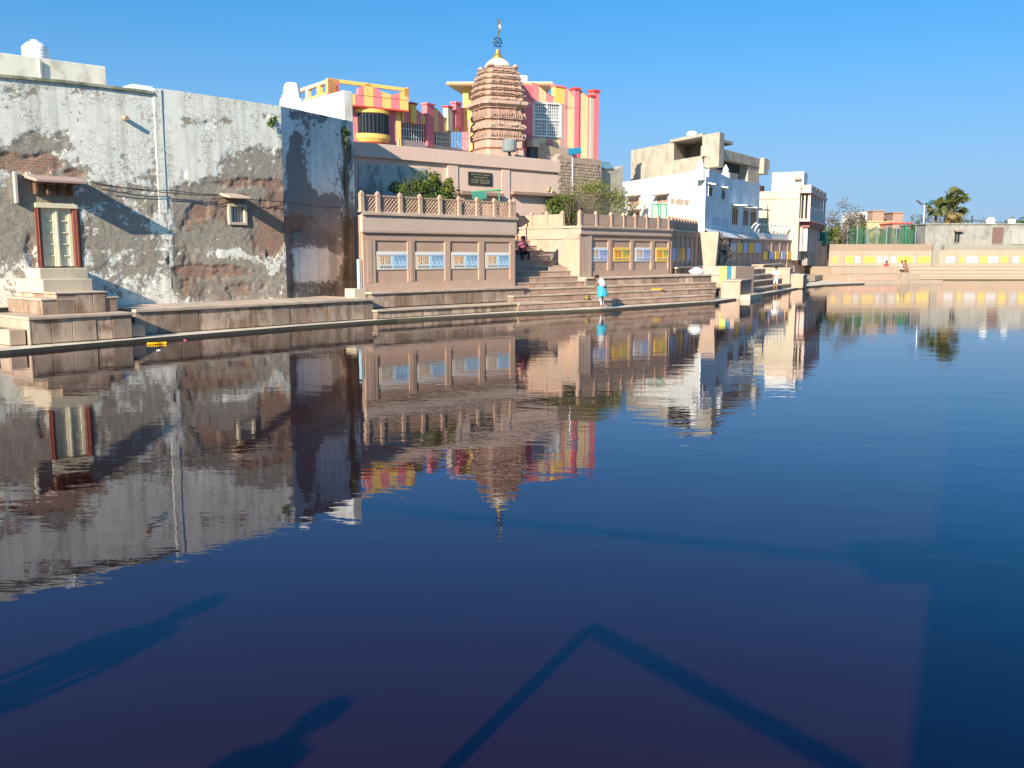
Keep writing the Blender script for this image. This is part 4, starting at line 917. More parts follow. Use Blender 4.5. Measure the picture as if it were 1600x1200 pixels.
# ================================================================== STRIPED TEMPLE BUILDINGS
def frameparts(o, F, mat, rects, b0, b1, name):
    for (x0, x1, y0, y1) in rects:
        part(name, MB().box(F.s(x0, b0), F.s(x1, b0), b0, b1, F.z((x0 + x1) / 2, y1, b0), F.z((x0 + x1) / 2, y0, b0)), mat, o, .015)
def grille(o, F, x0, x1, yt0, yt1, yb0, yb1, b, nv, nh, mat=METALW, w=.035, name='window_grille'):
    s0, z0 = F.sz(x0, yb0, b); _, z0t = F.sz(x0, yt0, b); s1, z1 = F.sz(x1, yb1, b); _, z1t = F.sz(x1, yt1, b); mb = MB()
    for k in range(nv + 1):
        t = k / nv; s = s0 + (s1 - s0) * t; zb_, zt_ = z0 + (z1 - z0) * t, z0t + (z1t - z0t) * t; ww = w * (1.6 if k in (0, nv) else 1)
        mb.box(s - ww / 2, s + ww / 2, b - .03, b, zb_, zt_)
    for k in range(nh + 1):
        t = k / nh; mb.hexa([(s0, b - .045, z0 + (z0t - z0) * t), (s1, b - .045, z1 + (z1t - z1) * t), (s1, b - .031, z1 + (z1t - z1) * t), (s0, b - .031, z0 + (z0t - z0) * t)], [(s0, b - .045, z0 + (z0t - z0) * t + w), (s1, b - .045, z1 + (z1t - z1) * t + w), (s1, b - .031, z1 + (z1t - z1) * t + w), (s0, b - .031, z0 + (z0t - z0) * t + w)])
    return part(name, mb, mat, o)
FT1 = fpx(512, 58.0, 642, 61.5)
tb = fthing('striped_building', 'pink and yellow striped building with rounded balcony window and open roof frame', 'building', FT1)
xr = FT1.s(626, 0, 180); zlow = 6.0
zov0, zov1 = FT1.z(590, 170), FT1.z(590, 146)
part('lower_wall', MB().box(FT1.s(540), xr, 0, 6, zlow, zov0), STRP, tb)
part('upper_band', MB().box(FT1.s(520, -.5), FT1.s(638, -.5, 150), -.5, 6, zov0 + .002, FT1.z(580, 150, -.5)), STRP, tb)
part('band_lip', MB().box(FT1.s(520, -.5), FT1.s(638, -.5, 150), -.56, -.3, zov0 - .10, zov0), RED, tb, .01)
# rising swooped parapet pieces over the band
for (x0, x1, h0, h1) in ((512, 531, 122, 134), (560, 575, 138, 130), (574, 592, 129, 140), (592, 612, 141, 148), (612, 624, 148, 145), (624, 639, 146, 136)):
    s0, s1 = FT1.s(x0, -.5, 140), FT1.s(x1, -.5, 140); za, zb_ = FT1.z(x0, h0, -.5), FT1.z(x1, h1, -.5); zbm = FT1.z(580, 151, -.5) - .02
    part('parapet_piece', MB().prism([(s0, zbm), (s1 - .01, zbm), (s1 - .01, zb_), (s0, za)], -.5, -.25), STRP, tb)
ztop = FT1.z(515, 122, -.5); zt2_ = FT1.z(638, 138, -.5); s0, s1 = FT1.s(512, -.5, 125), FT1.s(639, -.5, 138)
part('roof_beam', MB().hexa([(s0, -.5, ztop - .22), (s1, -.5, zt2_ - .2), (s1, -.28, zt2_ - .2), (s0, -.28, ztop - .22)], [(s0, -.5, ztop), (s1, -.5, zt2_), (s1, -.28, zt2_), (s0, -.28, ztop)]), YEL, tb, .015)
part('roof_post', MB().box(s1 - .35, s1, -.5, -.2, FT1.z(630, 151, -.5), zt2_ - .01), YEL, tb, .015)
part('roof_post', MB().box(s0, s0 + .75, -.5, -.2, FT1.z(520, 152, -.5), ztop - .01), PINK, tb, .015)
sb = s0 + .1
part('roof_beam', MB().box(sb, sb + .25, -.3, 6.8, ztop - .24, ztop - .02), CREAM, tb, .015)
for k in range(4):
    part('roof_post', MB().box(sb, sb + .25, .9 + k * 1.7, 1.3 + k * 1.7, zov0, ztop - .24), CREAM if k % 2 else YEL, tb, .015)
part('left_wall', MB().box(FT1.s(520), FT1.s(540) - .01, .2, 6, zlow, zov0), CREAM, tb)
# round bay
bc = (FT1.s(560, 0, 195) + FT1.s(605, 0, 195)) / 2; br_ = (FT1.s(605) - FT1.s(556)) / 2
zb0, zb1_, zb2_, zb3 = FT1.z(582, 214, -.8), FT1.z(582, 208, -.8), FT1.z(582, 175, -.8), FT1.z(582, 169, -.8)
part('bay_sill', MB().lathe([(br_ * .9, zb0 - .25), (br_ * 1.08, zb0), (br_ * 1.08, zb1_), (br_, zb1_ + .03)], 28, (bc, .1), sy=.62), YEL, tb, smooth=False)
part('bay_corbel', MB().lathe([(br_ * .6, zb0 - .62), (br_ * .95, zb0 - .25)], 28, (bc, .1), sy=.62), RED, tb)
part('bay_glass', MB().lathe([(br_ * .9, zb1_), (br_ * .9, zb2_)], 28, (bc, .1), sy=.6), GLASSD, tb)
mbv = MB()
for k in range(15):
    a = math.pi + math.pi * k / 14; x_, y_ = bc + br_ * .96 * math.cos(a), .1 + br_ * .62 * math.sin(a); mbv.box(x_ - .02, x_ + .02, y_ - .02, y_ + .02, zb1_, zb2_)
for z_ in np.linspace(zb1_ + .2, zb2_ - .2, 6):
    mbv.tube([(bc + br_ * .95 * math.cos(math.pi + math.pi * k / 14), .1 + br_ * .6 * math.sin(math.pi + math.pi * k / 14), z_) for k in range(15)], .012, 4)
part('bay_grille', mbv, METALD, tb)
part('bay_head', MB().lathe([(br_, zb2_), (br_ * 1.06, zb2_ + .05), (br_ * 1.06, zov0 - .11)], 28, (bc, .1), sy=.6), YEL, tb)
# middle range with swooping parapets
FT2 = fpx(626, 61.0, 735, 68.0)
tm = fthing('striped_wall', 'low striped temple wall with swooping parapet and barred openings beside the tower', 'building', FT2)
part('plinth', MB().box(0, FT2.L, 0, .4, 5.5, FT2.z(690, 228)), PINKP, tm)
def swoop(o, F, x0, x1, ya, yb, ybot, mat, b0=0, b1=.3):
    n_ = 10; pts = [(F.s(x0, b0), F.z(x0, ybot, b0)), (F.s(x1, b0) - .01, F.z(x1, ybot, b0))]
    for k in range(n_, -1, -1):
        t = k / n_; e = t * t * (3 - 2 * t); x_ = x0 + (x1 - x0) * t; pts.append((F.s(x_, b0) - (.01 if k == n_ else 0), F.z(x_, ya + (yb - ya) * e, b0)))
    part('parapet_piece', MB().prism(pts, b0, b1), mat, o)
    rl = MB(); rl.tube([(p[0], b0 + .1, p[1] + .02) for p in pts[2:]], .07, 6); part('parapet_rail', rl, RED, o)
swoop(tm, FT2, 632, 650, 165, 182, 192, STRP); swoop(tm, FT2, 650, 671, 172, 183, 194, STRP); swoop(tm, FT2, 681, 703, 170, 188, 206, STRP); swoop(tm, FT2, 709, 732, 176, 170, 206, STRP)
for (x0, x1, yt, yb, m_) in ((646, 654, 164, 192, YEL), (670, 681, 165, 229, PINK), (702, 709, 169, 205, CREAM), (714, 722, 163, 200, PINK)):
    part('pilaster', MB().box(FT2.s(x0, -.12), FT2.s(x1, -.12), -.12, .3, FT2.z((x0 + x1) / 2, yb, -.12), FT2.z((x0 + x1) / 2, yt, -.12)), m_, tm, .015)
    part('pilaster_cap', MB().box(FT2.s(x0, -.12) - .07, FT2.s(x1, -.12) + .07, -.18, .34, FT2.z((x0 + x1) / 2, yt, -.12) + .002, FT2.z((x0 + x1) / 2, yt - 3, -.12)), RED if m_ != PINK else PINK, tm, .015)
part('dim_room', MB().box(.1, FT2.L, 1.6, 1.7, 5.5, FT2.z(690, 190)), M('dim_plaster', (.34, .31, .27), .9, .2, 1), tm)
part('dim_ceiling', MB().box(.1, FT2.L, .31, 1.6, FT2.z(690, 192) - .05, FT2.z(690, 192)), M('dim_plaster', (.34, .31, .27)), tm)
grille(tm, FT2, 627, 669, 188, 194, 226, 229, .1, 11, 3); grille(tm, FT2, 682, 702, 206, 208, 229, 231, .1, 6, 3); grille(tm, FT2, 704, 735, 206, 200, 231, 233, .1, 7, 2)
# right striped hall
FT3 = fpx(818, 71.0, 933, 76.0)
th = fthing('striped_hall', 'tall pink and cream striped hall with a large white grille window right of the tower', 'building', FT3)
zbs = 7.0
part('left_pier', MB().box(FT3.s(816), FT3.s(832), 0, .4, zbs, FT3.z(824, 133)), PINK, th)
part('wall_panel', MB().box(FT3.s(832) + .01, FT3.s(878), 0, .4, zbs, FT3.z(855, 216)), STRPC, th)
swoop(th, FT3, 832, 866, 131, 152, 162, STRPC, 0, .4)
part('wall_panel', MB().box(FT3.s(866), FT3.s(880), .0, .4, FT3.z(872, 163), FT3.z(872, 136)), YEL, th); part('wall_cap', MB().box(FT3.s(865), FT3.s(881), -.08, .45, FT3.z(872, 136) + .002, FT3.z(872, 133)), PINK, th, .01)
part('window_glass', MB().box(FT3.s(832) + .01, FT3.s(878), .25, .3, FT3.z(855, 216), FT3.z(855, 161)), M('window_shade_cloth', (.38, .40, .40), .7, .1, 3, .2), th)
grille(th, FT3, 833, 875, 161, 164, 213, 215, .1, 12, 10, w=.05); grille(th, FT3, 833, 875, 161, 164, 213, 215, .04, 2, 2, w=.12, name='window_frame')
part('reveal', MB().box(FT3.s(875) + .05, FT3.s(880), -.02, .4, zbs, FT3.z(878, 162)), M('grey_brown_plaster', (.38, .31, .25)), th)
part('side_hall', MB().box(FT3.s(880), FT3.s(932), -.05, 5, zbs, FT3.z(905, 168)), STRPC, th)
swoop(th, FT3, 881, 896, 136, 152, 170, STRPC, -.05, .4); swoop(th, FT3, 903, 921, 142, 153, 170, STRPC, -.05, .4); swoop(th, FT3, 924, 932, 146, 143, 170, STRPC, -.05, .4)
for (x0, x1, yt, m_) in ((896, 903, 140, PINK), (920, 925, 151, CREAM), (925, 933, 143, PINK)):
    part('pilaster', MB().box(FT3.s(x0, -.14), FT3.s(x1, -.14), -.14, .4, zbs, FT3.z(x0, yt, -.14)), m_ if m_ == PINK else CREAM, th, .015); part('pilaster_cap', MB().box(FT3.s(x0, -.14) - .08, FT3.s(x1, -.14) + .08, -.22, .45, FT3.z(x0, yt, -.14) + .002, FT3.z(x0, yt - 4, -.14)), RED, th, .015)
part('hall_body', MB().box(FT3.s(818), FT3.s(879), .45, 5, zbs, FT3.z(850, 150)), CREAM, th)
part('brick_base', MB().box(FT3.s(832), FT3.s(884), -.6, -.1, 6.5, FT3.z(855, 227, -.6)), RUB, th, .02)
part('small_door', MB().box(FT3.s(822), FT3.s(831), -.5, -.1, 6.5, FT3.z(826, 229, -.5)), GLASSD, th); part('door_hood', MB().box(FT3.s(821), FT3.s(832), -.8, -.1, FT3.z(826, 229, -.5), FT3.z(826, 216, -.5)), CREAM, th, .02)
# pavilion roof behind the tower
vp = at(780, 130, 78.0)
pv = thing('roof_pavilion', 'flat orange-edged pavilion roof on posts behind the carved tower', 'pavilion', (vp.x, vp.y, 8.0))
lx_ = at(698, 132, 78).x - vp.x; rx_ = at(863, 130, 78).x - vp.x; zz_ = at(698, 133, 78).z - 8.0
part('roof_slab', MB().slab([(lx_, 0), (rx_, 0), (rx_ - .6, 9), (lx_ + 2.0, 9)], zz_, zz_ + .28), CREAM, pv, .02); part('roof_edge', MB().slab([(lx_ - .06, -.06), (rx_ + .06, -.06), (rx_ - .5, 9.1), (lx_ + 1.9, 9.1)], zz_ + .05, zz_ + .2), M('orange_edge', (.68, .32, .18)), pv, .01)
for x_ in (lx_ + 1.25, lx_ + 4.5, rx_ - 1.4):
    for y_ in (1.0, 7.5): part('post', MB().box(x_, x_ + .45, y_, y_ + .45, 0, zz_ - .003), YEL, pv, .02)
part('parapet', MB().box(lx_ + 1.2, rx_ - 1, .9, 1.2, 0, zz_ - 2.6), STRP, pv)
c = at(817, 121, 80.0)
t = thing('water_tank', 'white box-like water tank on the pavilion roof beside the tower', 'water tank', (c.x, c.y, 8.0 + zz_ + .285)); wt = at(826, 115, 80).x - at(808, 115, 80).x
part('tank_body', MB().lathe([(wt / 2, 0), (wt / 2, .7), (wt * .4, .78), (wt * .15, .8)], 16), PLAST, t)

# ---- carved temple tower
TY = 68.5; tc_ = at(778, 240, TY); tw = thing('carved_temple_tower', 'carved pink sandstone temple tower with ribbed white dome and golden finial', 'temple tower', (tc_.x, TY, 0), R(24))
HW = (at(820, 200, TY).x - at(736, 200, TY).x) / 2 / 1.28
STONE = M('carved_pink_stone', (.38, .245, .185), .85, .14, 3, 0, 0, .5, .03); STONEL = M('carved_pale_stone', (.47, .325, .25), .85, .12, 3, 0, 0, .4, .02)
tz = lambda y: at(778, y, TY).z
def ratha(r, z, o=.10):
    q = []
    for k in range(4):
        a = k * math.pi / 2; ca, sa = math.cos(a), math.sin(a)
        for (u, v) in ((1, -.86), (1 + o * .5, -.86), (1 + o * .5, -.5), (1 + o, -.5), (1 + o, .5), (1 + o * .5, .5), (1 + o * .5, .86), (1, .86), (.94, .94)):
            x_, y_ = u * r, v * r; q.append((x_ * ca - y_ * sa, x_ * sa + y_ * ca, z))
    return q
def shaft(name, prof, mat=STONE, o=.10): part(name, MB().loft([ratha(r, tz(y), o) for y, r in prof]), mat, tw)
shaft('base', [(250, HW * 1.0), (236, HW * 1.0), (235.5, HW * .94), (222, HW * .94)], STONEL); shaft('base_red_course', [(236.5, HW * 1.02), (234, HW * 1.02)], M('red_course', (.26, .09, .06)))
shaft('lower_shaft', [(222, HW * .90), (165, HW * .90)])
def carvings(name, y0, y1, r, n_, mat, seed):
    rng = random.Random(seed); mb = MB(); z0, z1 = tz(y1), tz(y0); hh_ = z1 - z0
    for k in range(4):
        a = k * math.pi / 2; ca, sa = math.cos(a), math.sin(a)
        for i in range(n_):
            v = (-.92 + 1.84 * (i + .5) / n_); off = 1.105 if abs(v) < .5 else (1.055 if abs(v) < .86 else 1.0)
            w_ = r * 1.84 / n_ * .36; hgt = hh_ * rng.uniform(.55, 1.0)
            P = lambda x, y, z: (x * ca - y * sa, x * sa + y * ca, z)
            bx_ = r * off; 
            for (zz0, zz1, ww0, ww1, d) in ((0, .3, 1, .8, .20), (.3, .7, .9, .7, .24), (.7, 1, .5, .25, .15)):
                x0, x1 = bx_ - .02, bx_ + d * rng.uniform(.8, 1.2); y_ = v * r
                mb.hexa([P(x0, y_ - w_ * ww0, z0 + hgt * zz0), P(x1, y_ - w_ * ww0, z0 + hgt * zz0), P(x1, y_ + w_ * ww0, z0 + hgt * zz0), P(x0, y_ + w_ * ww0, z0 + hgt * zz0)],
                        [P(x0, y_ - w_ * ww1, z0 + hgt * zz1), P(x1, y_ - w_ * ww1, z0 + hgt * zz1), P(x1, y_ + w_ * ww1, z0 + hgt * zz1), P(x0, y_ + w_ * ww1, z0 + hgt * zz1)])
    tag(part(name, mb, mat, tw), kind='stuff')
for i, (y0, y1) in enumerate(((207, 219), (192, 203), (174, 188))): carvings('carved_frieze', y0, y1, HW * .90, 14, STONEL if i % 2 else STONE, i)
for (y, th_, r) in ((220.5, 3, 1.0), (204.5, 3, 1.0), (189.5, 2.5, .98), (173, 2, .97)): shaft('cornice', [(y + th_ / 2, HW * r * .96), (y + th_ * .1, HW * r * 1.03), (y - th_ / 2, HW * r)], STONEL)
shaft('main_cornice', [(172, HW * .98), (168, HW * 1.16), (163, HW * 1.18), (162, HW * 1.0)], STONEL)
lv = [(162, 1.0), (153, .985), (144, .955), (135, .91), (126, .85), (117, .775), (109, .68)]
for i in range(len(lv) - 1):
    (ya, ra), (yb, rb_) = lv[i], lv[i + 1]
    shaft('tier', [(ya, HW * ra * .93), (yb + 1.5, HW * (rb_ + .02) * .93)]); shaft('tier_cornice', [(yb + 2.2, HW * rb_ * .97), (yb + 1.2, HW * rb_ * 1.04), (yb, HW * rb_ * .98)], STONEL)
    carvings('carved_row', yb + 2.6, ya - .6, HW * (ra + rb_) / 2 * .93, 9, STONE if i % 2 else STONEL, 20 + i)
for sx_, sy_ in ((1, 1), (1, -1), (-1, 1), (-1, -1)):
    cx_, cy_ = sx_ * HW * .62, sy_ * HW * .62; part('corner_finial', MB().lathe([(.2, tz(109)), (.3, tz(107.5)), (.16, tz(105)), (.02, tz(102))], 8, (cx_, cy_)), STONEL, tw)
dome_r = (at(797, 105, TY).x - at(757, 105, TY).x) / 2
shaft('neck', [(109.5, HW * .55), (106, HW * .5)], STONE)
rings = []
for y, r in ((106.5, .70), (106, .98), (104.5, 1.0), (101, .92), (97, .76), (93.5, .52), (91, .3), (90.3, .1)):
    rings.append([(dome_r * r * (1 + .035 * math.cos(24 * a)) * math.cos(a), dome_r * r * (1 + .035 * math.cos(24 * a)) * math.sin(a), tz(y)) for a in np.linspace(0, 2 * math.pi, 97)[:-1]])
part('ribbed_dome', MB().loft(rings), M('dome_limewash', (.66, .58, .44), .8, .08, 3), tw, smooth=True)
GOLD = M('gold_finial', (.62, .38, .08), .35, .1, 5, metal=.7)
part('golden_finial', MB().lathe([(.34, tz(92)), (.38, tz(90)), (.30, tz(88)), (.22, tz(84)), (.16, tz(80)), (.20, tz(78.5)), (.05, tz(77))], 16), GOLD, tw, smooth=True)
part('mast', MB().tube([(0, 0, tz(78)), (0, 0, tz(27))], .03, 6), METALD, tw)
wh = MB(); zc_ = tz(66)
for k in range(16):
    a0_, a1_ = 2 * math.pi * k / 16, 2 * math.pi * (k + 1) / 16
    wh.tube([(.30 * math.cos(a0_), 0, zc_ + .30 * math.sin(a0_)), (.30 * math.cos(a1_), 0, zc_ + .30 * math.sin(a1_))], .045, 5)
    if k % 2 == 0: wh.tube([(0, 0, zc_), (.40 * math.cos(a0_), 0, zc_ + .46 * math.sin(a0_))], .03, 4)
part('wheel_emblem', wh, M('dark_blue_metal', (.02, .06, .12), .5), tw)
fg = MB(); n_ = 10
for k in range(n_):
    za, zb_ = tz(30) - k * .115, tz(30) - (k + 1) * .115; wa = .20 * math.sin(k * .9) * .6; wb_ = .20 * math.sin((k + 1) * .9) * .6
    fg.hexa([(.03, -.01 + wb_, zb_), (.30 - .012 * k, .08 + wb_, zb_), (.30 - .012 * k, .10 + wb_, zb_), (.03, .01 + wb_, zb_)], [(.03, -.01 + wa, za), (.30 - .01 * k, .08 + wa, za), (.30 - .01 * k, .10 + wa, za), (.03, .01 + wa, za)])
part('flag', fg, M('pale_flag', (.72, .66, .48)), tw)
c = at(796, 228, TY - 3)
t = thing('air_cooler', 'round grey drum fan housing on the base of the carved tower', 'fan housing', (c.x, c.y - .1, c.z)); part('housing', MB().lathe([(.45, -.4), (.5, -.3), (.5, .3), (.42, .4)], 14), M('grey_metal', (.20, .225, .235)), t)
part('bracket', MB().box(-.1, .1, .1, 1.6, -.5, -.41), METALD, t)

# ================================================================== HOUSES ON THE RIGHT
def local(F, p): d = Vector((p.x, p.y)) - F.A; return d.dot(F.u), d.dot(F.k)
WC = at(1098, 396, 62.0); azr = R(23.5); azl = R(-21)
FWR = Frame((WC.x, WC.y), (WC.x + math.sin(azr) * 18, WC.y + math.cos(azr) * 18))          # shaded right face
FWL = Frame((WC.x + math.sin(azl) * 15, WC.y + math.cos(azl) * 15), (WC.x, WC.y))            # sunlit left face
wh_ = fthing('white_house', 'white two-storey house with small pinnacles, bright on the left face and shaded on the right', 'house', FWR)
zwt = FWR.z(1098, 263); LR = FWR.s(1186, 0, 300)
pb_ = [(0, 0), (LR, 0), (LR, 9), local(FWR, FWL.w(0))]
part('body', MB().slab(pb_, 1.5, zwt - .5), WHITE, wh_)
ll, rl = child_frame('', None, FWL, FWR)
part('left_parapet', MB().hexa([(0, .0, zwt - .5), (15, .0, zwt - .5), (15, .3, zwt - .5), (0, .3, zwt - .5)], [(0, .0, zwt - .05), (15, .0, zwt), (15, .3, zwt), (0, .3, zwt - .05)]), WHITE, wh_, loc=ll, rz=rl)
WHITESH = M('skylit_whitewash', (.80, .84, .85), .85, .08, 1.2, .12, 0, .2, .01, stain=(.42, .46, .50), stainamt=.35)  # whitewash of the shaded right face, blue fill light put into its colour
pr_ = [(0, 1.5), (LR, 1.5)] + [FWR.sz(x, y) for x, y in ((1185, 284), (1172, 286), (1160, 281), (1148, 280), (1140, 279), (1128, 273), (1112, 267), (1099, 263))]
pr_[2] = (LR, pr_[2][1]); pr_[-1] = (0.0, zwt)
part('right_face', MB().prism(pr_, -.06, -.002), WHITESH, wh_)
for x_, yt, yb in ((1099, 249, 262), (1138, 257, 274)):
    s_, z_ = FWR.sz(x_, yb, .1); w_ = .32; h_ = FWR.z(x_, yt, .1) - z_
    part('pinnacle', MB().lathe([(w_, z_ - .8), (w_, z_), (w_ * 1.15, z_ + .05), (w_ * .6, z_ + h_ * .35), (w_ * .75, z_ + h_ * .5), (w_ * .1, z_ + h_)], 8, (s_, .3)), WHITE, wh_)
def window(o, F, x0, x1, yt, yb, b=-.06, glass=DARK, hood=True, frame=WHITE, loc=None, rz=0, hoodm=WHITE, n=1, hd=.55):
    s0, s1 = F.s(x0, b, (yt + yb) / 2), F.s(x1, b, (yt + yb) / 2); z0, z1 = F.z((x0 + x1) / 2, yb, b), F.z((x0 + x1) / 2, yt, b); kw = dict(loc=loc or (0, 0, 0), rz=rz)
    w = part('window', MB().box(s0, s1, b - .03, b - .002, z0, z1), glass, o, **kw)
    fm = MB(); e = .07
    fm.box(s0 - e, s0, b - .07, b - .001, z0 - e, z1 + e).box(s1, s1 + e, b - .07, b - .001, z0 - e, z1 + e).box(s0, s1, b - .068, b - .001, z1, z1 + e).box(s0, s1, b - .068, b - .001, z0 - e, z0)
    part('frame', fm, frame, w)
    if n > 1:
        bars = MB()
        for k in range(1, n): x_ = s0 + (s1 - s0) * k / n; bars.box(x_ - .025, x_ + .025, b - .05, b - .031, z0, z1)
        part('bars', bars, frame, w)
    if hood: part('hood', MB().hexa([(s0 - .15, b - hd, z1 + .12), (s1 + .15, b - hd, z1 + .12), (s1 + .15, b, z1 + .2), (s0 - .15, b, z1 + .2)], [(s0 - .15, b - hd, z1 + .2), (s1 + .15, b - hd, z1 + .2), (s1 + .15, b, z1 + .3), (s0 - .15, b, z1 + .3)]), hoodm, w)
    return w
for x0, x1, yt, yb in ((1106, 1111.5, 293, 306), (1126, 1131.5, 298, 311)): window(wh_, FWR, x0, x1, yt, yb, n=2)
for x0, x1, yt, yb in ((1142.5, 1151.5, 326, 351), (1160, 1168, 329, 352), (1171.5, 1180, 331, 353)): window(wh_, FWR, x0, x1, yt, yb, glass=WOODB, n=3, hd=1.2)
ter = M('terracotta_shutter', (.42, .24, .17), .8, .15, 4, .2)
for x0, x1, yt, yb, g_ in ((984, 1000, 311, 322, ter), (1027, 1045, 309, 317.5, ter), (985, 1001, 333, 342, WOODB)): window(wh_, FWL, x0, x1, yt, yb, b=-.003, glass=g_, loc=ll, rz=rl, hoodm=M('brown_ledge', (.30, .2, .15)), n=2)
for x_, y_, w_ in ((1051, 314, 3), (1062, 315, 6), (1073, 316, 3)):
    s_, z_ = FWL.sz(x_, y_, -.02); part('bare_patch', MB().prism([(s_ - w_ * .09, z_ - .15), (s_ + w_ * .06, z_ - .22), (s_ + w_ * .10, z_ + .05), (s_ + .02, z_ + .2), (s_ - w_ * .07, z_ + .17)], -.03, -.002), RUB, wh_, loc=ll, rz=rl)
# lettering low on the shaded face
s_, z_ = FWR.sz(1112, 350, -.06); me_o = lettering('जय राधे', wh_, s_, -.062, z_ - .1, FWR.s(1137, -.06, 345) - s_, .75, M('faint_letters', (.42, .50, .56)))
aw = fthing('tin_awning', 'sloping pale tin sheet awning at the foot of the white house', 'awning', FWR)
s0, s1 = FWR.s(1116, -.8, 362), FWR.s(1186, -.8, 368); z0, z1 = FWR.z(1150, 373, -1.0), FWR.z(1150, 363, -.07)
mbw = MB(); n_ = 28
for k in range(n_):
    a, b = s0 + (s1 - s0) * k / n_, s0 + (s1 - s0) * (k + 1) / n_; d = .04 * (k % 2); e = .04 * ((k + 1) % 2)
    mbw.hexa([(a, -1.1, z0 + d), (b, -1.1, z0 + e), (b, -.08, z1 + e), (a, -.08, z1 + d)], [(a, -1.1, z0 + d + .02), (b, -1.1, z0 + e + .02), (b, -.08, z1 + e + .02), (a, -.08, z1 + d + .02)])
part('tin_sheet', mbw, M('pale_tin', (.58, .62, .62), .5, .15, 2, 0, 0, .1, .01, metal=.2), aw)
for k in range(5): part('post', MB().box(s0 + .2 + k * (s1 - s0 - .5) / 4, s0 + .28 + k * (s1 - s0 - .5) / 4, -1.0, -.92, 2.5, z0 + .01), METALD, aw)
gg = at(1030, 340, 58.5)
g = thing('green_gate', 'green steel gate frame standing in front of the white house', 'gate', (gg.x, gg.y, Z2T - .6)); wg = at(1043, 330, 58.5).x - at(1017, 330, 58.5).x; hg = at(1030, 318, 58.5).z - Z2T + .6
mbg = MB()
for k in range(2):
    x0 = -wg / 2 + k * wg / 2
    part('gate_leaf_frame', MB().box(x0 + .02, x0 + .09, -.03, .03, 0, hg).box(x0 + wg / 2 - .09, x0 + wg / 2 - .02, -.03, .03, 0, hg).box(x0 + .09, x0 + wg / 2 - .09, -.028, .028, hg - .07, hg).box(x0 + .09, x0 + wg / 2 - .09, -.028, .028, hg * .45, hg * .45 + .06), GREENP, g)
    for j in range(4): x_ = x0 + .09 + (j + .5) * (wg / 2 - .18) / 4; part('gate_bar', MB().box(x_ - .015, x_ + .015, -.015, .015, .02, hg - .07), GREENP, g)

# ---- raw concrete house behind
FC = fpx(1105, 76.0, 1203, 90.0); CC = FC.w(0)
FCL = Frame((CC.x + math.sin(R(-24)) * 22, CC.y + math.cos(R(-24)) * 22), (CC.x, CC.y))
ch = fthing('concrete_house', 'unfinished grey-brown concrete house with dark openings behind the white house', 'house', FC)
lcl, rcl = child_frame('', None, FCL, FC)
zc0 = FC.z(1105, 241); zch = FCL.z(1053, 222, 0)
sl0, sl1 = FCL.s(986, 0, 240), FCL.s(1053, 0, 240)
def skew(s0, s1, d0, d1, z0, z1):
    """box standing behind the left face, its sides running parallel to the right face"""
    P = [FCL.w(s0) + Vector((*FC.u, 0)) * d0, FCL.w(s1) + Vector((*FC.u, 0)) * d0, FCL.w(s1) + Vector((*FC.u, 0)) * d1, FCL.w(s0) + Vector((*FC.u, 0)) * d1]
    return MB().slab([local(FC, p) for p in P], z0, z1)
part('left_block', skew(sl0, sl1, 0, 7, 2, zch), CONC, ch)
part('left_wall', skew(sl1 + .01, 21.98, .02, .4, 2, FCL.z(1080, 246)), CONC, ch)
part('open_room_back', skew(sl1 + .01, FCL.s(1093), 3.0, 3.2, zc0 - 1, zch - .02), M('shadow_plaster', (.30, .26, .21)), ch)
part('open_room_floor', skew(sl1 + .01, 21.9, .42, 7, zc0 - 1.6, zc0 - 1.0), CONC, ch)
part('room_roof', skew(sl1 - .5, FCL.s(1094), -.15, 7, zch + .002, zch + .25), CONC, ch, .01)
part('column', skew(FCL.s(1093), FCL.s(1093) + 2.3, -.1, 1.0, zc0 - 1.0, FCL.z(1100, 211)), CONC, ch, .02)
sr = FC.s(1186, 0, 270)
zf0, zf1 = FC.z(1105, 243), FC.z(1186, 256)
part('right_wall', MB().box(.02, sr, .3, .8, 2, zf1 - 2.0), CONC, ch)
part('roof_beam', MB().box(.02, sr + 2.8, -.1, .8, zf1 - .35, zf1 + .45), CONC, ch, .02)
part('opening_dark', MB().box(.3, FC.s(1165, 0, 270), .6, .7, zf1 - 2.0, zf1 - .36), DARK, ch)
part('pier', MB().box(FC.s(1164), sr, -.02, 1.0, 2, zf1 - .352), CONC, ch, .02)
part('overhang', MB().box(sr - .2, FC.s(1201, -.5, 260), -.5, 1.5, zf1 - .9, zf1 + .5), CONC, ch, .02)
part('rear_post', MB().box(sr + .1, sr + .5, 1.5, 2.0, 2, zf1 - .9), CONC, ch)
part('rear_parapet', MB().box(sr + .1, FC.s(1203, 0, 285), .5, .8, FC.z(1195, 300), FC.z(1195, 289)), M('red_brick_parapet', (.24, .13, .10), .9, .2, 3), ch)
part('spout', MB().tube([(.3, -.1, zc0 + .9), (1.8, -.7, zc0 + .95)], .06, 6), METALD, ch)
c = FCL.w(FCL.s(1078, 2, 215), 2.2, zch + .225)
t = thing('water_tank', 'white plastic tank on the concrete house roof beside the column', 'water tank', c); wt = .46
part('tank_body', MB().lathe([(wt, 0), (wt, .05), (wt * .97, .3), (wt, .35), (wt * .97, .6), (wt, .65), (wt, .75), (wt * .6, .84), (wt * .2, .86)], 16), PLAST, t)

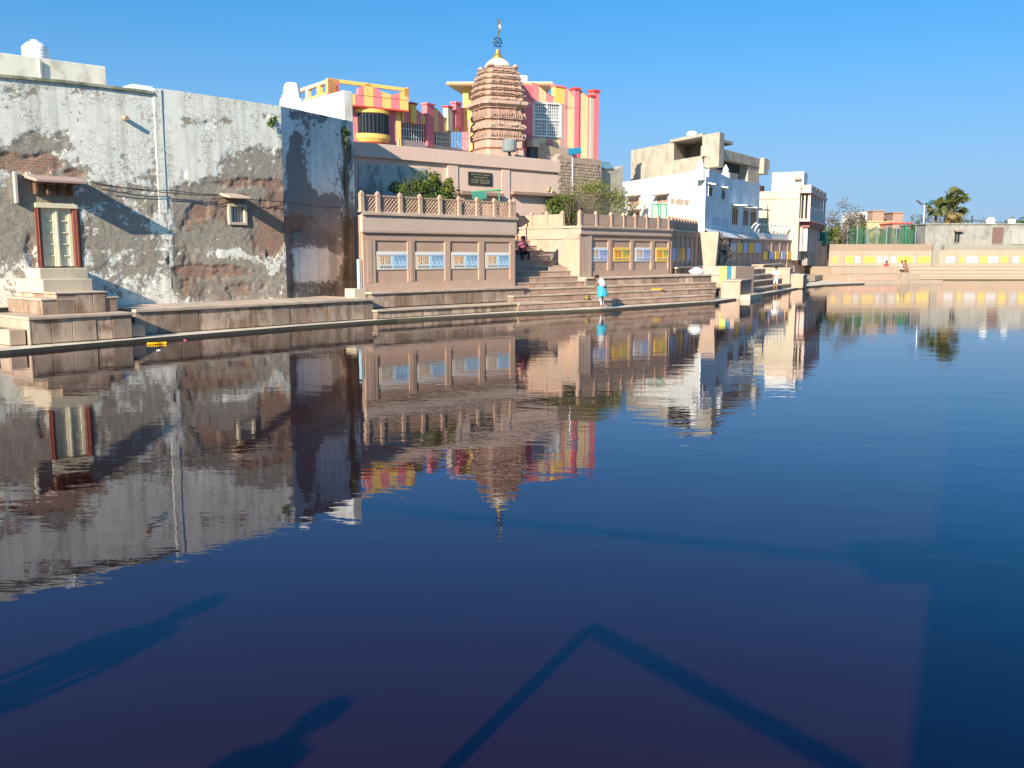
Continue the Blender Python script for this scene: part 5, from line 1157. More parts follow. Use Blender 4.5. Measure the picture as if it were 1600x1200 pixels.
# ---- cream house with galleries
FCF = fpx(1180, 86.5, 1246, 85.0); FGB = fpx(1246.5, 85.8, 1263, 85.4); FCR = fpx(1263, 85.4, 1287, 97.5)
cr = fthing('cream_house', 'cream house with a barred corner gallery and pinkish bays above the shaded wall', 'house', FCF)
zct = FCF.z(1220, 298.5)
part('left_wall', MB().box(0, FCF.L, 0, 6, 2, zct), CREAM, cr)
part('string_course', MB().box(0, FCF.L, -.08, -.002, FCF.z(1220, 311), FCF.z(1220, 308)), CREAM, cr)
part('parapet_band', MB().box(FCF.s(1203), FCF.L + .02, .2, .5, zct + .002, FCF.z(1230, 289)), PINKP, cr, .02)
part('roof_room', MB().box(FCF.s(1206, 3, 280), FCF.s(1256, 3, 280), 3, 6, zct + .004, FCF.z(1230, 269, 3)), WHITE, cr)
part('roof_room_hatch', MB().box(FCF.s(1241, 2.6, 283), FCF.s(1252, 2.6, 283), 2.6, 2.98, FCF.z(1246, 281, 2.6), FCF.z(1246, 278, 2.6)), M('brown_ledge', (.30, .2, .15)), cr)
MAUVE = M('mauve_plaster', (.46, .33, .31), .85, .1, 2, .1); PMAUVE = M('pale_mauve', (.58, .44, .40), .85, .1, 2)
zg0, zg1, zgp = FGB.z(1255, 342), FGB.z(1255, 302), FGB.z(1255, 289)
P4 = [local(FCF, FGB.w(0)), local(FCF, FGB.w(FGB.L)), local(FCF, FCR.w(FCR.L)), local(FCF, FCR.w(FCR.L) - Vector((3, 0, 0)))]
def grow(P, d): c_ = Vector((sum(p[0] for p in P) / 4, sum(p[1] for p in P) / 4)); return [tuple(c_ + (Vector(p) - c_) * (1 + d)) for p in P]
part('gallery_floor', MB().slab(grow(P4, .08), zg0 - .25, zg0), PMAUVE, cr, .02); part('gallery_roof', MB().slab(grow(P4, .08), zg1, zg1 + .25), PMAUVE, cr, .02)
part('gallery_core', MB().slab(grow(P4, -.32), 1.5, zg1 - .002), M('dusky_interior', (.26, .24, .21)), cr)
lgr, rgr = child_frame('', None, FCR, FCF); lgb, rgb = child_frame('', None, FGB, FCF); LG = FCR.L
part('gallery_parapet', MB().box(0, LG, 0, .25, zg1 + .252, zgp), PMAUVE, cr, .01, loc=lgr, rz=rgr); part('gallery_parapet', MB().box(0, FGB.L - .02, .02, .25, zg1 + .252, zgp), CREAM, cr, .01, loc=lgb, rz=rgb)
for k in range(4): a = .3 + k * (LG - .6) / 4; part('parapet_block', MB().box(a + .4, a + (LG - .6) / 4 - .4, -.05, -.002, zg1 + .6, zgp - .25), MAUVE, cr, .01, loc=lgr, rz=rgr)
for k in range(6): a = .1 + k * (LG - .3) / 5; part('gallery_post', MB().box(a - .1, a + .1, .0, .2, zg0 + .002, zg1 - .002), PMAUVE, cr, .01, loc=lgr, rz=rgr)
for k in range(3): a = .05 + k * (FGB.L - .25) / 2; part('gallery_post', MB().box(a - .05, a + .1, .0, .2, zg0 + .002, zg1 - .002), CREAM, cr, .01, loc=lgb, rz=rgb)
mg = MB()
for k in range(40): a = .2 + k * (LG - .4) / 39; mg.box(a - .015, a + .015, .08, .11, zg0 + .01, zg1 - .01 if k % 3 == 0 else zg0 + 1.1)
mg.box(.1, LG - .1, .06, .12, zg0 + 1.08, zg0 + 1.16)
part('gallery_bars', mg, METALW, cr, loc=lgr, rz=rgr)
part('gallery_door', MB().box(.15, .75, .9, 1.0, zg0, zg0 + 1.9), WOODB, cr, loc=lgb, rz=rgb)
part('corbel', MB().slab(grow(P4, -.04), zg0 - .75, zg0 - .26), M('dark_red_corbel', (.26, .12, .10)), cr)
for k in range(6): a = .5 + k * (LG - 1.2) / 5; part('lower_column', MB().box(a, a + .5, .2, .6, 2.8, zg0 - .752), PMAUVE, cr, .02, loc=lgr, rz=rgr)
part('lower_column', MB().box(.0, .3, .15, .5, 2.8, zg0 - .752), PMAUVE, cr, .02, loc=lgb, rz=rgb)
c = at(1279, 384, 96.0); t = thing('green_drum', 'dark green plastic drum beside the pinkish bays on the wall', 'drum', (c.x, c.y, c.z)); hd_ = at(1279, 363, 96).z - c.z; part('drum', MB().lathe([(.8, 0), (.85, .1), (.85, hd_ * .45), (.89, hd_ * .5), (.85, hd_ * .55), (.85, hd_ * .92), (.6, hd_)], 16), GREEND, t)
# white hoop railing on the wall
hr = fthing('hoop_railing', 'row of white curved hoops on a white upstand in front of the cream house', 'railing', F4W)
sA, sB = -2.0, F4W.s(1248, 0, 360); zh = F4W.z(1215, 365)
part('upstand', MB().box(sA, sB, .2, .5, w4t + .13, zh), WHITE, hr, .02)
hm = MB(); hm.tube([(0, .12, 0), (0, .05, .35), (.02, -.1, .62), (.25, -.25, .78), (.55, -.2, .66)], .07, 6); hme = hm.mesh('hoop', METALW, True)
for k in range(13): link('hoop', hme, hr, (sA + .2 + k * (sB - sA - .6) / 12, .3, zh - .02))

# ================================================================== FAR BANK
SANDF = M('far_sandstone', (.39, .295, .22), .9, .16, .6, .12, 0, .25, .02)
CEMF = M('far_cement', (.30, .285, .25), .9, .16, .5, .16, 0, .2, .02, stain=(.17, .16, .145), stainamt=.6)
FF = Frame((33.0, 97.0), (78.0, 97.0)); FFN = Frame((31.5, 93.5), (78, 93.5))
fw = fthing('far_bank_wall', 'long sunlit sandstone wall with yellow and white signs on the far bank', 'wall', FF)
zf_t, zf_m, zf_b = FF.z(1380, 381.5), FF.z(1380, 391.5), FF.z(1380, 416)
sx = FF.s(1456, 0, 400); sx2 = FF.s(1466, 0, 400); zr_t = FF.z(1540, 391)
part('upper_course', MB().box(FF.s(1296), sx, .15, 2, zf_m + .002, zf_t), M('worn_sandstone', (.30, .22, .165), .9, .18, .8, .1), fw, .02)
part('lower_course', MB().box(FF.s(1296), sx, 0, 2, .5, zf_m), SANDF, fw, .02)
part('right_course', MB().box(sx2, 45, 0, 2, .5, zr_t), SANDF, fw, .02)
part('broken_pier', MB().box(sx + .01, sx2 - .01, -.2, 2, .5, FF.z(1460, 384)), M('far_concrete', (.28, .25, .2), .9, .15, 1), fw, .03)
for x_ in (1316, 1346, 1389, 1432, 1496, 1530, 1562, 1580): part('pilaster', MB().box(FF.s(x_) - .12, FF.s(x_) + .12, -.12, -.002, zf_b, (zf_m if x_ < 1450 else zr_t) - .05), SANDF, fw, .02)
fs_ = [(1301, 1307, 'yellow'), (1320.5, 1333, 'yellow'), (1336, 1344, 'white'), (1349, 1367, 'yellow'), (1370, 1377, 'white'), (1380, 1388, 'lilac'), (1391, 1400, 'white'), (1403, 1426, 'yellow'), (1428, 1432, 'white'), (1435, 1453, 'yellow'), (1478, 1492, 'white'), (1499, 1505, 'yellow'), (1510, 1528, 'white'), (1531.5, 1542, 'yellow'), (1544, 1560, 'white'), (1563, 1574, 'yellow'), (1582, 1592, 'lilac'), (1595, 1606, 'yellow')]
cnt = {}
for i, (a, b, st) in enumerate(fs_):
    side = 'left' if a < 1460 else 'right'; k = cnt[(side, st)] = cnt.get((side, st), 0) + 1
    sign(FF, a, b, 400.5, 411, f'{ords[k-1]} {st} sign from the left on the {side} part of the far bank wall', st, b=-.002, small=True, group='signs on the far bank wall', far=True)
fst = fthing('far_steps', 'pale stone steps along the far bank below the sign wall', 'steps', FFN)
for k, (b_, z_) in enumerate(((-1.2, .3), (-.2, .62), (.9, .95), (2.0, 1.3))):
    part('step', MB().box(6.5 if k < 3 else 0, 46, b_, 3.6, .05, z_ - .06), SANDF, fst, .02)
    for j in range(8):
        a0_ = (6.5 if k < 3 else 0); L_ = (46 - a0_) / 8; part('tread', MB().box(a0_ + j * L_ + .01, a0_ + (j + 1) * L_ - .01, b_ - .06, b_ + 1.1, z_ - .058, z_), M('far_coping', (.40, .30, .225), .85, .15, 1), fst, .015)
fpw = fpx(1302, 86.0, 1404, 88.0)
fpl = fthing('far_platform', 'low pale stone platform projecting from the far bank', 'platform', fpw)
part('block', MB().box(0, fpw.L, 0, 5, .1, fpw.z(1350, 417)), SANDF, fpl, .03); slabrow(fpl, 0, fpw.L, 0, .7, fpw.z(1350, 417) - .1, 1.0, mat=SANDF, seed=77)
part('lower_step', MB().box(-.6, fpw.L + .1, -3, .0, .05, .75), M('far_coping', (.40, .30, .225), .85, .15, 1), fpl, .03); part('pink_step', MB().box(-1.6, 4.0, -4.6, -3.02, .05, .62), M('pink_sandstone', (.52, .30, .23)), fpl, .03)
part('water_step', MB().box(-1.2, fpw.L, -6.0, -4.62, -.4, .28), M('far_coping', (.40, .30, .225), .85, .15, 1), fpl, .03); part('post', MB().box(2.6, 3.3, -6.3, -5.6, -.4, .95), SANDF, fpl, .03)

# things standing behind the far wall
gf = fpx(1322, 104.0, 1428, 104.0)
g = fthing('green_net_fence', 'green netting fence on posts above the far bank wall', 'fence', gf)
zg_0, zg_1 = gf.z(1370, 384), gf.z(1370, 354)
m, nt, bs = nodes('green_netting'); T = NT(nt); bs.inputs['Base Color'].default_value = (.03, .115, .06, 1); bs.inputs['Roughness'].default_value = .8
tr = T.n('ShaderNodeBsdfTransparent'); mx = T.n('ShaderNodeMixShader'); co = T.n('ShaderNodeTexCoord').outputs['Object']
T.l(T.ramp(T.noise(co, 1.3, 4, .6), [(.35, .35), (.65, .8)]), mx.inputs[0]); T.l(tr.outputs[0], mx.inputs[1]); T.l(bs.outputs[0], mx.inputs[2]); T.l(mx.outputs[0], [q for q in nt.nodes if q.type == 'OUTPUT_MATERIAL'][0].inputs[0])
netm = MB(); N = 30
for k in range(N):
    a, b = gf.L * k / N, gf.L * (k + 1) / N; d = .12 * math.sin(k * 1.7); e = .12 * math.sin((k + 1) * 1.7)
    netm.hexa([(a, d, zg_0), (b, e, zg_0), (b, e + .02, zg_0), (a, d + .02, zg_0)], [(a, d, zg_1 - .3 * abs(math.sin(k * .5))), (b, e, zg_1 - .3 * abs(math.sin((k + 1) * .5))), (b, e + .02, zg_1 - .3 * abs(math.sin((k + 1) * .5))), (a, d + .02, zg_1 - .3 * abs(math.sin(k * .5)))])
part('netting', netm, m, g)
for k in range(8): a = k * gf.L / 7; part('post', MB().box(a - .05, a + .05, -.2, -.1, zg_0 - 1, zg_1 + .1), GREENP if k == 6 else STEEL, g)
def fhouse(label, x0, x1, yt, yb, Y, mat, depth=6, cat='house', az=0, name='far_house', wins=(), roof=None):
    F = fpx(x0, Y, x1, Y + az); o = fthing(name, label, cat, F); zt_, zb_ = F.z((x0 + x1) / 2, yt), 1.0
    part('walls', MB().box(0, F.L, 0, depth, zb_, zt_), mat, o, .02); part('roof_edge', MB().box(-.12, F.L + .12, -.15, depth + .1, zt_ + .002, zt_ + .14), roof or mat, o, .01)
    for w_ in wins: window(o, F, *w_, b=-.002, hood=False, frame=mat)
    return o, F
fhouse('white far house with a pale verandah, left of two brick roof rooms', 1336, 1361, 333, 350, 128, WHITE, wins=((1343, 1352, 336, 344),))
fhouse('pale brick roof room in the middle behind the green net', 1360.5, 1378, 330.5, 348, 126, M('pale_brick', (.34, .22, .165), .9, .15, 2), name='brick_room')
fhouse('pale brick roof room at right behind the green net', 1392, 1408, 333, 349, 126, M('pale_brick', (.34, .22, .165), .9, .15, 2), name='brick_room')
fhouse('yellowish low house behind the green net', 1338, 1392, 347, 356, 120, M('pale_yellow_wall', (.48, .38, .22), .85, .1, 1), wins=((1378, 1386, 349, 353),))
fhouse('low brown house with a red eave behind the green net', 1392.5, 1421, 350, 376, 116, M('brown_wall', (.38, .24, .18), .9, .15, 2), roof=RED, wins=((1398, 1404, 357, 364), (1410, 1416, 357, 364)))
gh, FGH = fhouse('long grey cement building with flat roof above the far bank wall', 1444, 1640, 351, 390, 103, CEMF, depth=7, az=0)
for x_ in (1476, 1544, 1570): part('buttress', MB().box(FGH.s(x_) - .25, FGH.s(x_) + .25, -.12, -.002, 2, FGH.z(1530, 352)), CEMF, gh, .02)
window(gh, FGH, 1491, 1499, 364, 379, b=-.002, glass=DARK, frame=CEMF, hoodm=M('brown_ledge', (.30, .2, .15)), n=2)
window(gh, FGH, 1545, 1567, 355, 381, b=-.002, glass=M('brown_shutter', (.16, .10, .085), .8, .15, 3), frame=CEMF, hood=False)
window(gh, FGH, 1580, 1604, 356, 381, b=-.002, glass=M('grey_mesh', (.33, .32, .29), .8, .2, 2), frame=CEMF, hood=False, n=2)
part('roof_rail', MB().box(FGH.s(1540), FGH.s(1640), .2, .4, FGH.z(1560, 352), FGH.z(1560, 350)), WHITE, gh)
part('lower_rubble', MB().box(FGH.s(1470), FGH.L, -.8, -.1, 2, FGH.z(1530, 383)), M('far_concrete', (.28, .25, .2), .9, .15, 1), gh, .03)
for x0, x1, yt, l in ((1541, 1554, 341.5, 'white peaked water tank on the grey building, left of the pair'), (1575, 1586, 343.5, 'white square water tank on the grey building, right of the pair')):
    c = at((x0 + x1) / 2, 351, 105.0); w_ = (at(x1, 350, 105).x - at(x0, 350, 105).x) / 2; h_ = at(x0, yt, 105).z - c.z
    t = thing('water_tank', l, 'water tank', (c.x, c.y, FGH.z(1530, 351) + .15)); part('tank_body', MB().lathe([(w_, 0), (w_, h_ * .75), (w_ * .55, h_), (w_ * .2, h_ * 1.02)] if x0 < 1560 else [(w_, 0), (w_, h_), (w_ * .9, h_ * 1.01)], 14), PLAST, t)
    part('stand', MB().box(-w_ * .8, w_ * .8, -w_ * .8, w_ * .8, -.02, .0), M('far_concrete', (.28, .25, .2), .9, .15, 1), t)
# palm
c = at(1486, 384, 112.0); tp = at(1487, 316, 112.0); H_ = tp.z - 1.0
pm = thing('palm_tree', 'tall fan palm with drooping brown skirt behind the grey building', 'palm tree', (c.x, c.y, 1.0))
part('trunk', MB().tube([(0, 0, 0), (.1, 0, H_ * .5), (0, 0, H_)], .22, 8, r2=.17), BARK, pm)
def fan(mb, base, d, L, rng, n_=13, droop=.25):
    d = d.normalized(); side = d.cross(Vector((0, 0, 1))); side = side.normalized() if side.length > .05 else Vector((1, 0, 0)); side = (side * math.cos(tw_ := rng.uniform(-1.3, 1.3)) + d.cross(side) * math.sin(tw_)); tip = base + d * L * .55
    mb.tube([base, tip], .03, 4)
    for k in range(n_):
        a = (k / (n_ - 1) - .5) * 2.6; dd_ = d * math.cos(a) + side * math.sin(a); e = tip + dd_ * L * .62 * (1 - .15 * abs(a)) + Vector((0, 0, -droop * L * (.3 + .4 * rng.random()))); w_ = side * math.cos(a) * .09 - d * math.sin(a) * .09; mid = tip + dd_ * L * .34
        mb.add([tip, mid + w_, e, mid - w_], [(0, 1, 2, 3)])
rng = random.Random(3); g1, g2 = MB(), MB()
for k in range(58):
    th_ = rng.uniform(0, 2 * math.pi); el = math.asin(rng.uniform(-.3, 1)); fan(g1, Vector((rng.gauss(0, .2), rng.gauss(0, .2), H_ - .9 + 1.5 * rng.random())), Vector((math.cos(th_) * math.cos(el), math.sin(th_) * math.cos(el), math.sin(el))), rng.uniform(1.1, 2.0), rng, 11)
for k in range(26):
    th_ = rng.uniform(0, 2 * math.pi); el = rng.uniform(-1.25, -.35); fan(g2, Vector((0, 0, H_ - .7 - .7 * rng.random())), Vector((math.cos(th_) * math.cos(el), math.sin(th_) * math.cos(el), math.sin(el))), rng.uniform(.9, 1.5), rng, droop=.5)
part('crown', g1, PALML, pm); part('dry_skirt', g2, leafmat('palm_dry', (.16, .12, .05), (.33, .25, .10)), pm)
g3 = MB()
for k in range(18):
    th_ = rng.uniform(0, 2 * math.pi); el = rng.uniform(-.6, 1.2); fan(g3, Vector((0, 0, 3.2)), Vector((math.cos(th_) * math.cos(el), math.sin(th_) * math.cos(el), math.sin(el))), rng.uniform(1.0, 1.5), rng)
c = at(1460, 372, 111.0); p2 = thing('palm_tree', 'smaller fan palm left of the tall one', 'palm tree', (c.x, c.y, 1.0)); hq_ = at(1460, 328, 111).z - 1.0 - 3.2
o = part('crown', g3, PALML, p2, loc=(0, 0, hq_)); part('trunk', MB().tube([(0, 0, 0), (0, 0, hq_ + 3.2)], .15, 6), BARK, p2)
# trees and scrub
def tree(label, x, Y, ytop, ybase, rx, mat, n, size, seed, name='tree', bare=False, zb=1.0, rz_=None):
    c = at(x, ybase, Y); top = at(x, ytop, Y).z; o = thing(name, label, 'tree', (c.x, c.y, zb)); h = top - zb; r = rx * Y / FPX
    twigs('trunk', 3 if not bare else 6, (0, 0, 0), h * .8, .35 if not bare else .5, BARK if not bare else DRY, o, seed, .09)
    leaves('crown', n, (0, 0, h * .62), (r, r, h * .42), mat, o, size, seed + 1, .2, 18); return o
tree('leafless grey-brown tree at the far corner beside the cream house', 1318, 106, 323, 384, 30, DRY, 2600, .22, 41, 'bare_tree', True)
tree('olive leafy tree behind the leafless one at the far corner', 1334, 114, 338, 384, 16, BUSHY, 1500, .26, 42)
tree('pale green tree between drum and leafless tree', 1300, 112, 346, 384, 14, BUSHY, 1300, .26, 44)
tree('small yellow-green tree growing low at the far corner', 1309, 101.5, 358, 384, 10, BUSHY, 900, .28, 43)
tree('green tree just right of the cream house gallery', 1292, 108, 352, 384, 12, BUSH, 900, .3, 45)
tree('dark scrubby tree between the green net and the grey building', 1434, 106, 352, 386, 13, BUSH, 1100, .3, 47)
tree('brown leafless tree behind the right end of the green net', 1427, 118, 341, 384, 12, DRY, 500, .25, 49, 'bare_tree', True)
tree('hazy olive tree under the palm', 1470, 125, 334, 384, 34, DRY, 1500, .3, 51)
tree('low green tree right of the palm', 1502, 122, 344, 384, 18, BUSHY, 900, .3, 53)
tree('low green tree behind the white tanks', 1580, 125, 337, 384, 22, BUSH, 1200, .3, 55)
tree('small brown tree left of the white tanks', 1532, 124, 336, 384, 8, DRY, 400, .25, 57, 'bare_tree', True)
# distant tree belt
fb = MB(); rng = random.Random(5)
for k in range(9000):
    x_ = rng.uniform(40, 300); y_ = rng.uniform(240, 300); hgt = 5.5 * (.55 + .45 * math.sin(x_ * .11) * math.sin(x_ * .037 + 1)) + 1.0; z_ = 1 + hgt * rng.random() ** .7; s_ = rng.uniform(.5, 1.1)
    a_ = rng.uniform(0, math.pi); fb.add([(x_ - s_ * math.cos(a_), y_ - s_ * math.sin(a_), z_ - s_ * .5), (x_ + s_ * math.cos(a_), y_ + s_ * math.sin(a_), z_ - s_ * .4), (x_ + .3, y_, z_ + s_ * .7)], [(0, 1, 2)])
tag(part('distant_trees', fb, BUSHY, None), 'hazy belt of distant trees on the horizon', kind='stuff')
# power pole and solar street light
c = at(1516, 384, 120.0); zp = at(1516, 337, 120).z; o = thing('utility_pole', 'thin dark utility pole with crossarms right of the palm', 'utility pole', (c.x, c.y, 1.0))
part('pole', MB().tube([(0, 0, 0), (0, 0, zp - 1)], .1, 6), METALD, o); part('crossarm', MB().box(-1.0, 1.0, -.05, .05, zp - 1.7, zp - 1.58), METALD, o); part('crossarm', MB().box(-.7, .7, -.05, .05, zp - 2.4, zp - 2.28), METALD, o)
for k, (dx, dz) in enumerate(((-.9, -.6), (.9, -.6), (.6, -1.3))):
    a = Vector((c.x + dx, c.y, zp + dz)); cable('power_line', ('power line leaving the utility pole to the left' if k == 0 else ('upper' if k == 1 else 'lower') + ' power line leaving the utility pole to the right'), [a, at(1400 if k == 0 else 1640, 352 if k == 0 else 349 + k * 3, 122)], .035)
c = at(1441, 384, 108.0); zp = at(1441, 320, 108).z; o = thing('solar_street_light', 'double-armed solar street light left of the palm', 'street light', (c.x, c.y, 1.0))
part('pole', MB().tube([(0, 0, 0), (0, 0, zp - 1)], .06, 6), STEEL, o)
for sg in (-1, 1):
    part('arm', MB().tube([(0, 0, zp - 1.3), (sg * .6, 0, zp - .95)], .04, 5), STEEL, o); part('panel', MB().hexa([(sg * .3, -.3, zp - 1.0), (sg * .9, -.3, zp - .55), (sg * .9, .3, zp - .55), (sg * .3, .3, zp - 1.0)], [(sg * .3, -.3, zp - .94), (sg * .9, -.3, zp - .49), (sg * .9, .3, zp - .49), (sg * .3, .3, zp - .94)]), M('solar_cell', (.02, .16, .26)), o)

# ================================================================== PEOPLE
SKIN = M('skin', (.25, .13, .075), .6, .1, 8, bump=.05); HAIR = flat('black_hair', (.012, .010, .010), .5)
def cloth(n, c): return M('cloth_' + n, c, .9, .12, 6, bump=.3)
def person(label, loc, rz, J, zones, scale=1.0, hair=HAIR, extra=None):
    """J: joint positions; one skinned surface, clothing colours follow the limb each face belongs to"""
    o = thing('person', label, 'person', loc, rz)
    names = ['pelvis', 'waist', 'chest', 'neck', 'head', 'crown'] + [a + b for b in 'LR' for a in ('sh', 'el', 'wr', 'palm', 'hip', 'kn', 'an', 'toe')]
    rad = dict(pelvis=.15, waist=.13, chest=.155, neck=.055, head=.095, crown=.085, sh=.065, el=.045, wr=.032, palm=.035, hip=.095, kn=.062, an=.042, toe=.035)
    E = [('pelvis', 'waist'), ('waist', 'chest'), ('chest', 'neck'), ('neck', 'head'), ('head', 'crown')]
    for b in 'LR': E += [('chest', 'sh' + b), ('sh' + b, 'el' + b), ('el' + b, 'wr' + b), ('wr' + b, 'palm' + b), ('pelvis', 'hip' + b), ('hip' + b, 'kn' + b), ('kn' + b, 'an' + b), ('an' + b, 'toe' + b)]
    verts = [Vector(J[n]) * scale for n in names]; edges = [(names.index(a), names.index(b)) for a, b in E]; rr = [rad[n.rstrip('LR')] * scale for n in names]
    for b in 'LR':           # five fingers rooted in the palm
        w_, p_ = Vector(J['wr' + b]), Vector(J['palm' + b]); d = (p_ - w_).normalized(); sd = d.cross(Vector((0, 1, .2))).normalized(); nm = d.cross(sd).normalized()
        for i, (off, ln) in enumerate(((-.030, .055), (-.012, .075), (.008, .08), (.026, .07))):
            a = p_ + sd * off + d * .02; k0 = len(verts); verts += [a * scale, (a + d * ln * .55 + nm * .008) * scale, (a + d * ln * .95 + nm * .03) * scale]; rr += [.010 * scale] * 3
            edges += [(names.index('palm' + b), k0), (k0, k0 + 1), (k0 + 1, k0 + 2)]
        a = w_.lerp(p_, .45) - sd * .038; k0 = len(verts); verts += [a * scale, (a + d * .045 - sd * .02) * scale]; rr += [.011 * scale, .010 * scale]; edges += [(names.index('wr' + b), k0), (k0, k0 + 1)]
    me = bpy.data.meshes.new('body'); me.from_pydata(verts, edges, []); ob = bpy.data.objects.new('body_tmp', me); COL.objects.link(ob)
    md = ob.modifiers.new('skin', 'SKIN'); md.use_smooth_shade = True
    for i, sv in enumerate(me.skin_vertices[0].data): sv.radius = (rr[i], rr[i]); sv.use_root = (i == 0)
    sd_ = ob.modifiers.new('sub', 'SUBSURF'); sd_.levels = 1; sd_.render_levels = 1
    dg = bpy.context.evaluated_depsgraph_get(); bmh = bpy.data.meshes.new_from_object(ob.evaluated_get(dg)); bpy.data.objects.remove(ob)
    bmh.materials.clear(); ml = []
    for z in zones.values():
        if z not in ml: ml.append(z)
    if SKIN not in ml: ml.append(SKIN)
    for m_ in ml: bmh.materials.append(m_)
    segs = [(Vector(J[a]) * scale, Vector(J[b]) * scale, zones.get(a + '-' + b, zones.get(b.rstrip('LR'), SKIN))) for a, b in E]
    for p in bmh.polygons:
        c_ = p.center; best = None
        for a, b, z in segs:
            ab = b - a; t_ = max(0, min(1, (c_ - a).dot(ab) / max(ab.length_squared, 1e-6))); dd_ = (c_ - a - ab * t_).length
            if best is None or dd_ < best[0]: best = (dd_, z)
        p.material_index = ml.index(best[1]); p.use_smooth = True
    link('body', bmh, o)
    hd = Vector(J['head']) * scale; cr_ = Vector(J['crown']) * scale; up = (cr_ - hd).normalized(); fwd = Vector(J.get('face', (0, -1, 0))); fwd = (fwd - up * fwd.dot(up)).normalized(); sdv = up.cross(fwd)
    if hair:
        hmb = MB(); rings = []
        for t_, r_ in ((-.35, .112), (0, .118), (.5, .112), (.85, .075), (1.0, .02)):
            rings.append([hd + up * (.115 * t_ + .03) * scale + (sdv * math.cos(a) + fwd * (math.sin(a) - .22)) * r_ * scale for a in np.linspace(0, 2 * math.pi, 13)[:-1]])
        part('hair', hmb.loft(rings), hair, o, smooth=True)
    fmb = MB(); e0 = hd + fwd * .09 * scale
    fmb.hexa([e0 - sdv * .012 * scale - up * .03 * scale, e0 + sdv * .012 * scale - up * .03 * scale, e0 + sdv * .012 * scale + fwd * .035 * scale - up * .025 * scale, e0 - sdv * .012 * scale + fwd * .035 * scale - up * .025 * scale], [e0 - sdv * .008 * scale + up * .02 * scale, e0 + sdv * .008 * scale + up * .02 * scale, e0 + sdv * .006 * scale + fwd * .008 * scale + up * .02 * scale, e0 - sdv * .006 * scale + fwd * .008 * scale + up * .02 * scale])
    part('nose', fmb, SKIN, o)
    for sg in (-1, 1):
        ec = e0 + sdv * sg * .036 * scale + up * .018 * scale + fwd * .004 * scale
        part('eye', MB().lathe([(.003, -.006), (.012, 0), (.003, .006)], 8), flat('eye_dark', (.02, .015, .012)), o, loc=ec); part('ear', MB().lathe([(.008, -.025), (.018, 0), (.008, .028)], 8), SKIN, o, loc=hd + sdv * sg * .098 * scale)
    part('mouth', MB().box(-.022 * scale, .022 * scale, -.004, .004, -.004, .004), flat('lips', (.22, .07, .06)), o, loc=e0 - up * .055 * scale)
    if extra: extra(o)
    return o
def standing(lean=0, armf=.0):
    return dict(pelvis=(0, 0, .92), waist=(0, -.01, 1.08), chest=(0, -.02, 1.32), neck=(0, -.02, 1.48), head=(0, -.05, 1.60), crown=(0, -.04, 1.70),
                shL=(.19, 0, 1.40), elL=(.25, .0 - armf * .5, 1.13), wrL=(.25, -.08 - armf, .92), palmL=(.25, -.11 - armf, .83), shR=(-.19, 0, 1.40), elR=(-.25, 0, 1.13), wrR=(-.25, -.08, .92), palmR=(-.25, -.11, .83),
                hipL=(.10, 0, .88), knL=(.11, -.02, .48), anL=(.11, .02, .09), toeL=(.12, -.14, .04), hipR=(-.10, 0, .88), knR=(-.11, -.02, .48), anR=(-.11, .02, .09), toeR=(-.12, -.14, .04))
SEAT = dict(pelvis=(0, 0, .12), waist=(0, .0, .28), chest=(0, -.06, .52), neck=(0, -.09, .67), head=(0, -.13, .79), crown=(0, -.13, .89),
            shL=(.18, -.04, .58), elL=(.26, -.18, .36), wrL=(.16, -.38, .33), palmL=(.10, -.44, .32), shR=(-.18, -.04, .58), elR=(-.26, -.18, .36), wrR=(-.16, -.38, .33), palmR=(-.10, -.44, .32),
            hipL=(.10, -.04, .10), knL=(.17, -.44, .16), anL=(.14, -.46, -.26), toeL=(.15, -.62, -.31), hipR=(-.10, -.04, .10), knR=(-.17, -.44, .16), anR=(-.14, -.46, -.26), toeR=(-.15, -.62, -.31))
# woman bending at the water's edge, seen from behind-left
wpos = at(941, 482.5, 42.75); BLUE = cloth('turquoise', (.05, .34, .44)); PALE = cloth('pale', (.56, .45, .46)); PINKC = cloth('pink', (.62, .16, .24)); DARKC = cloth('charcoal', (.03, .03, .04)); REDC = cloth('red', (.42, .05, .05)); WHC = cloth('white', (.76, .74, .70))
bend = dict(pelvis=(0, 0, .80), waist=(0, -.05, .97), chest=(0, -.16, 1.17), neck=(-.01, -.24, 1.31), head=(-.02, -.31, 1.40), crown=(-.02, -.37, 1.49), face=(0, -.9, -.5),
            shL=(.17, -.16, 1.20), elL=(.22, -.30, .98), wrL=(.12, -.44, .90), palmL=(.08, -.51, .88), shR=(-.17, -.16, 1.20), elR=(-.22, -.30, .98), wrR=(-.12, -.44, .90), palmR=(-.08, -.51, .88),
            hipL=(.10, .02, .76), knL=(.12, -.06, .42), anL=(.12, .02, .08), toeL=(.13, -.14, .035), hipR=(-.10, .02, .76), knR=(-.12, -.06, .42), anR=(-.12, .02, .08), toeR=(-.13, -.14, .035))
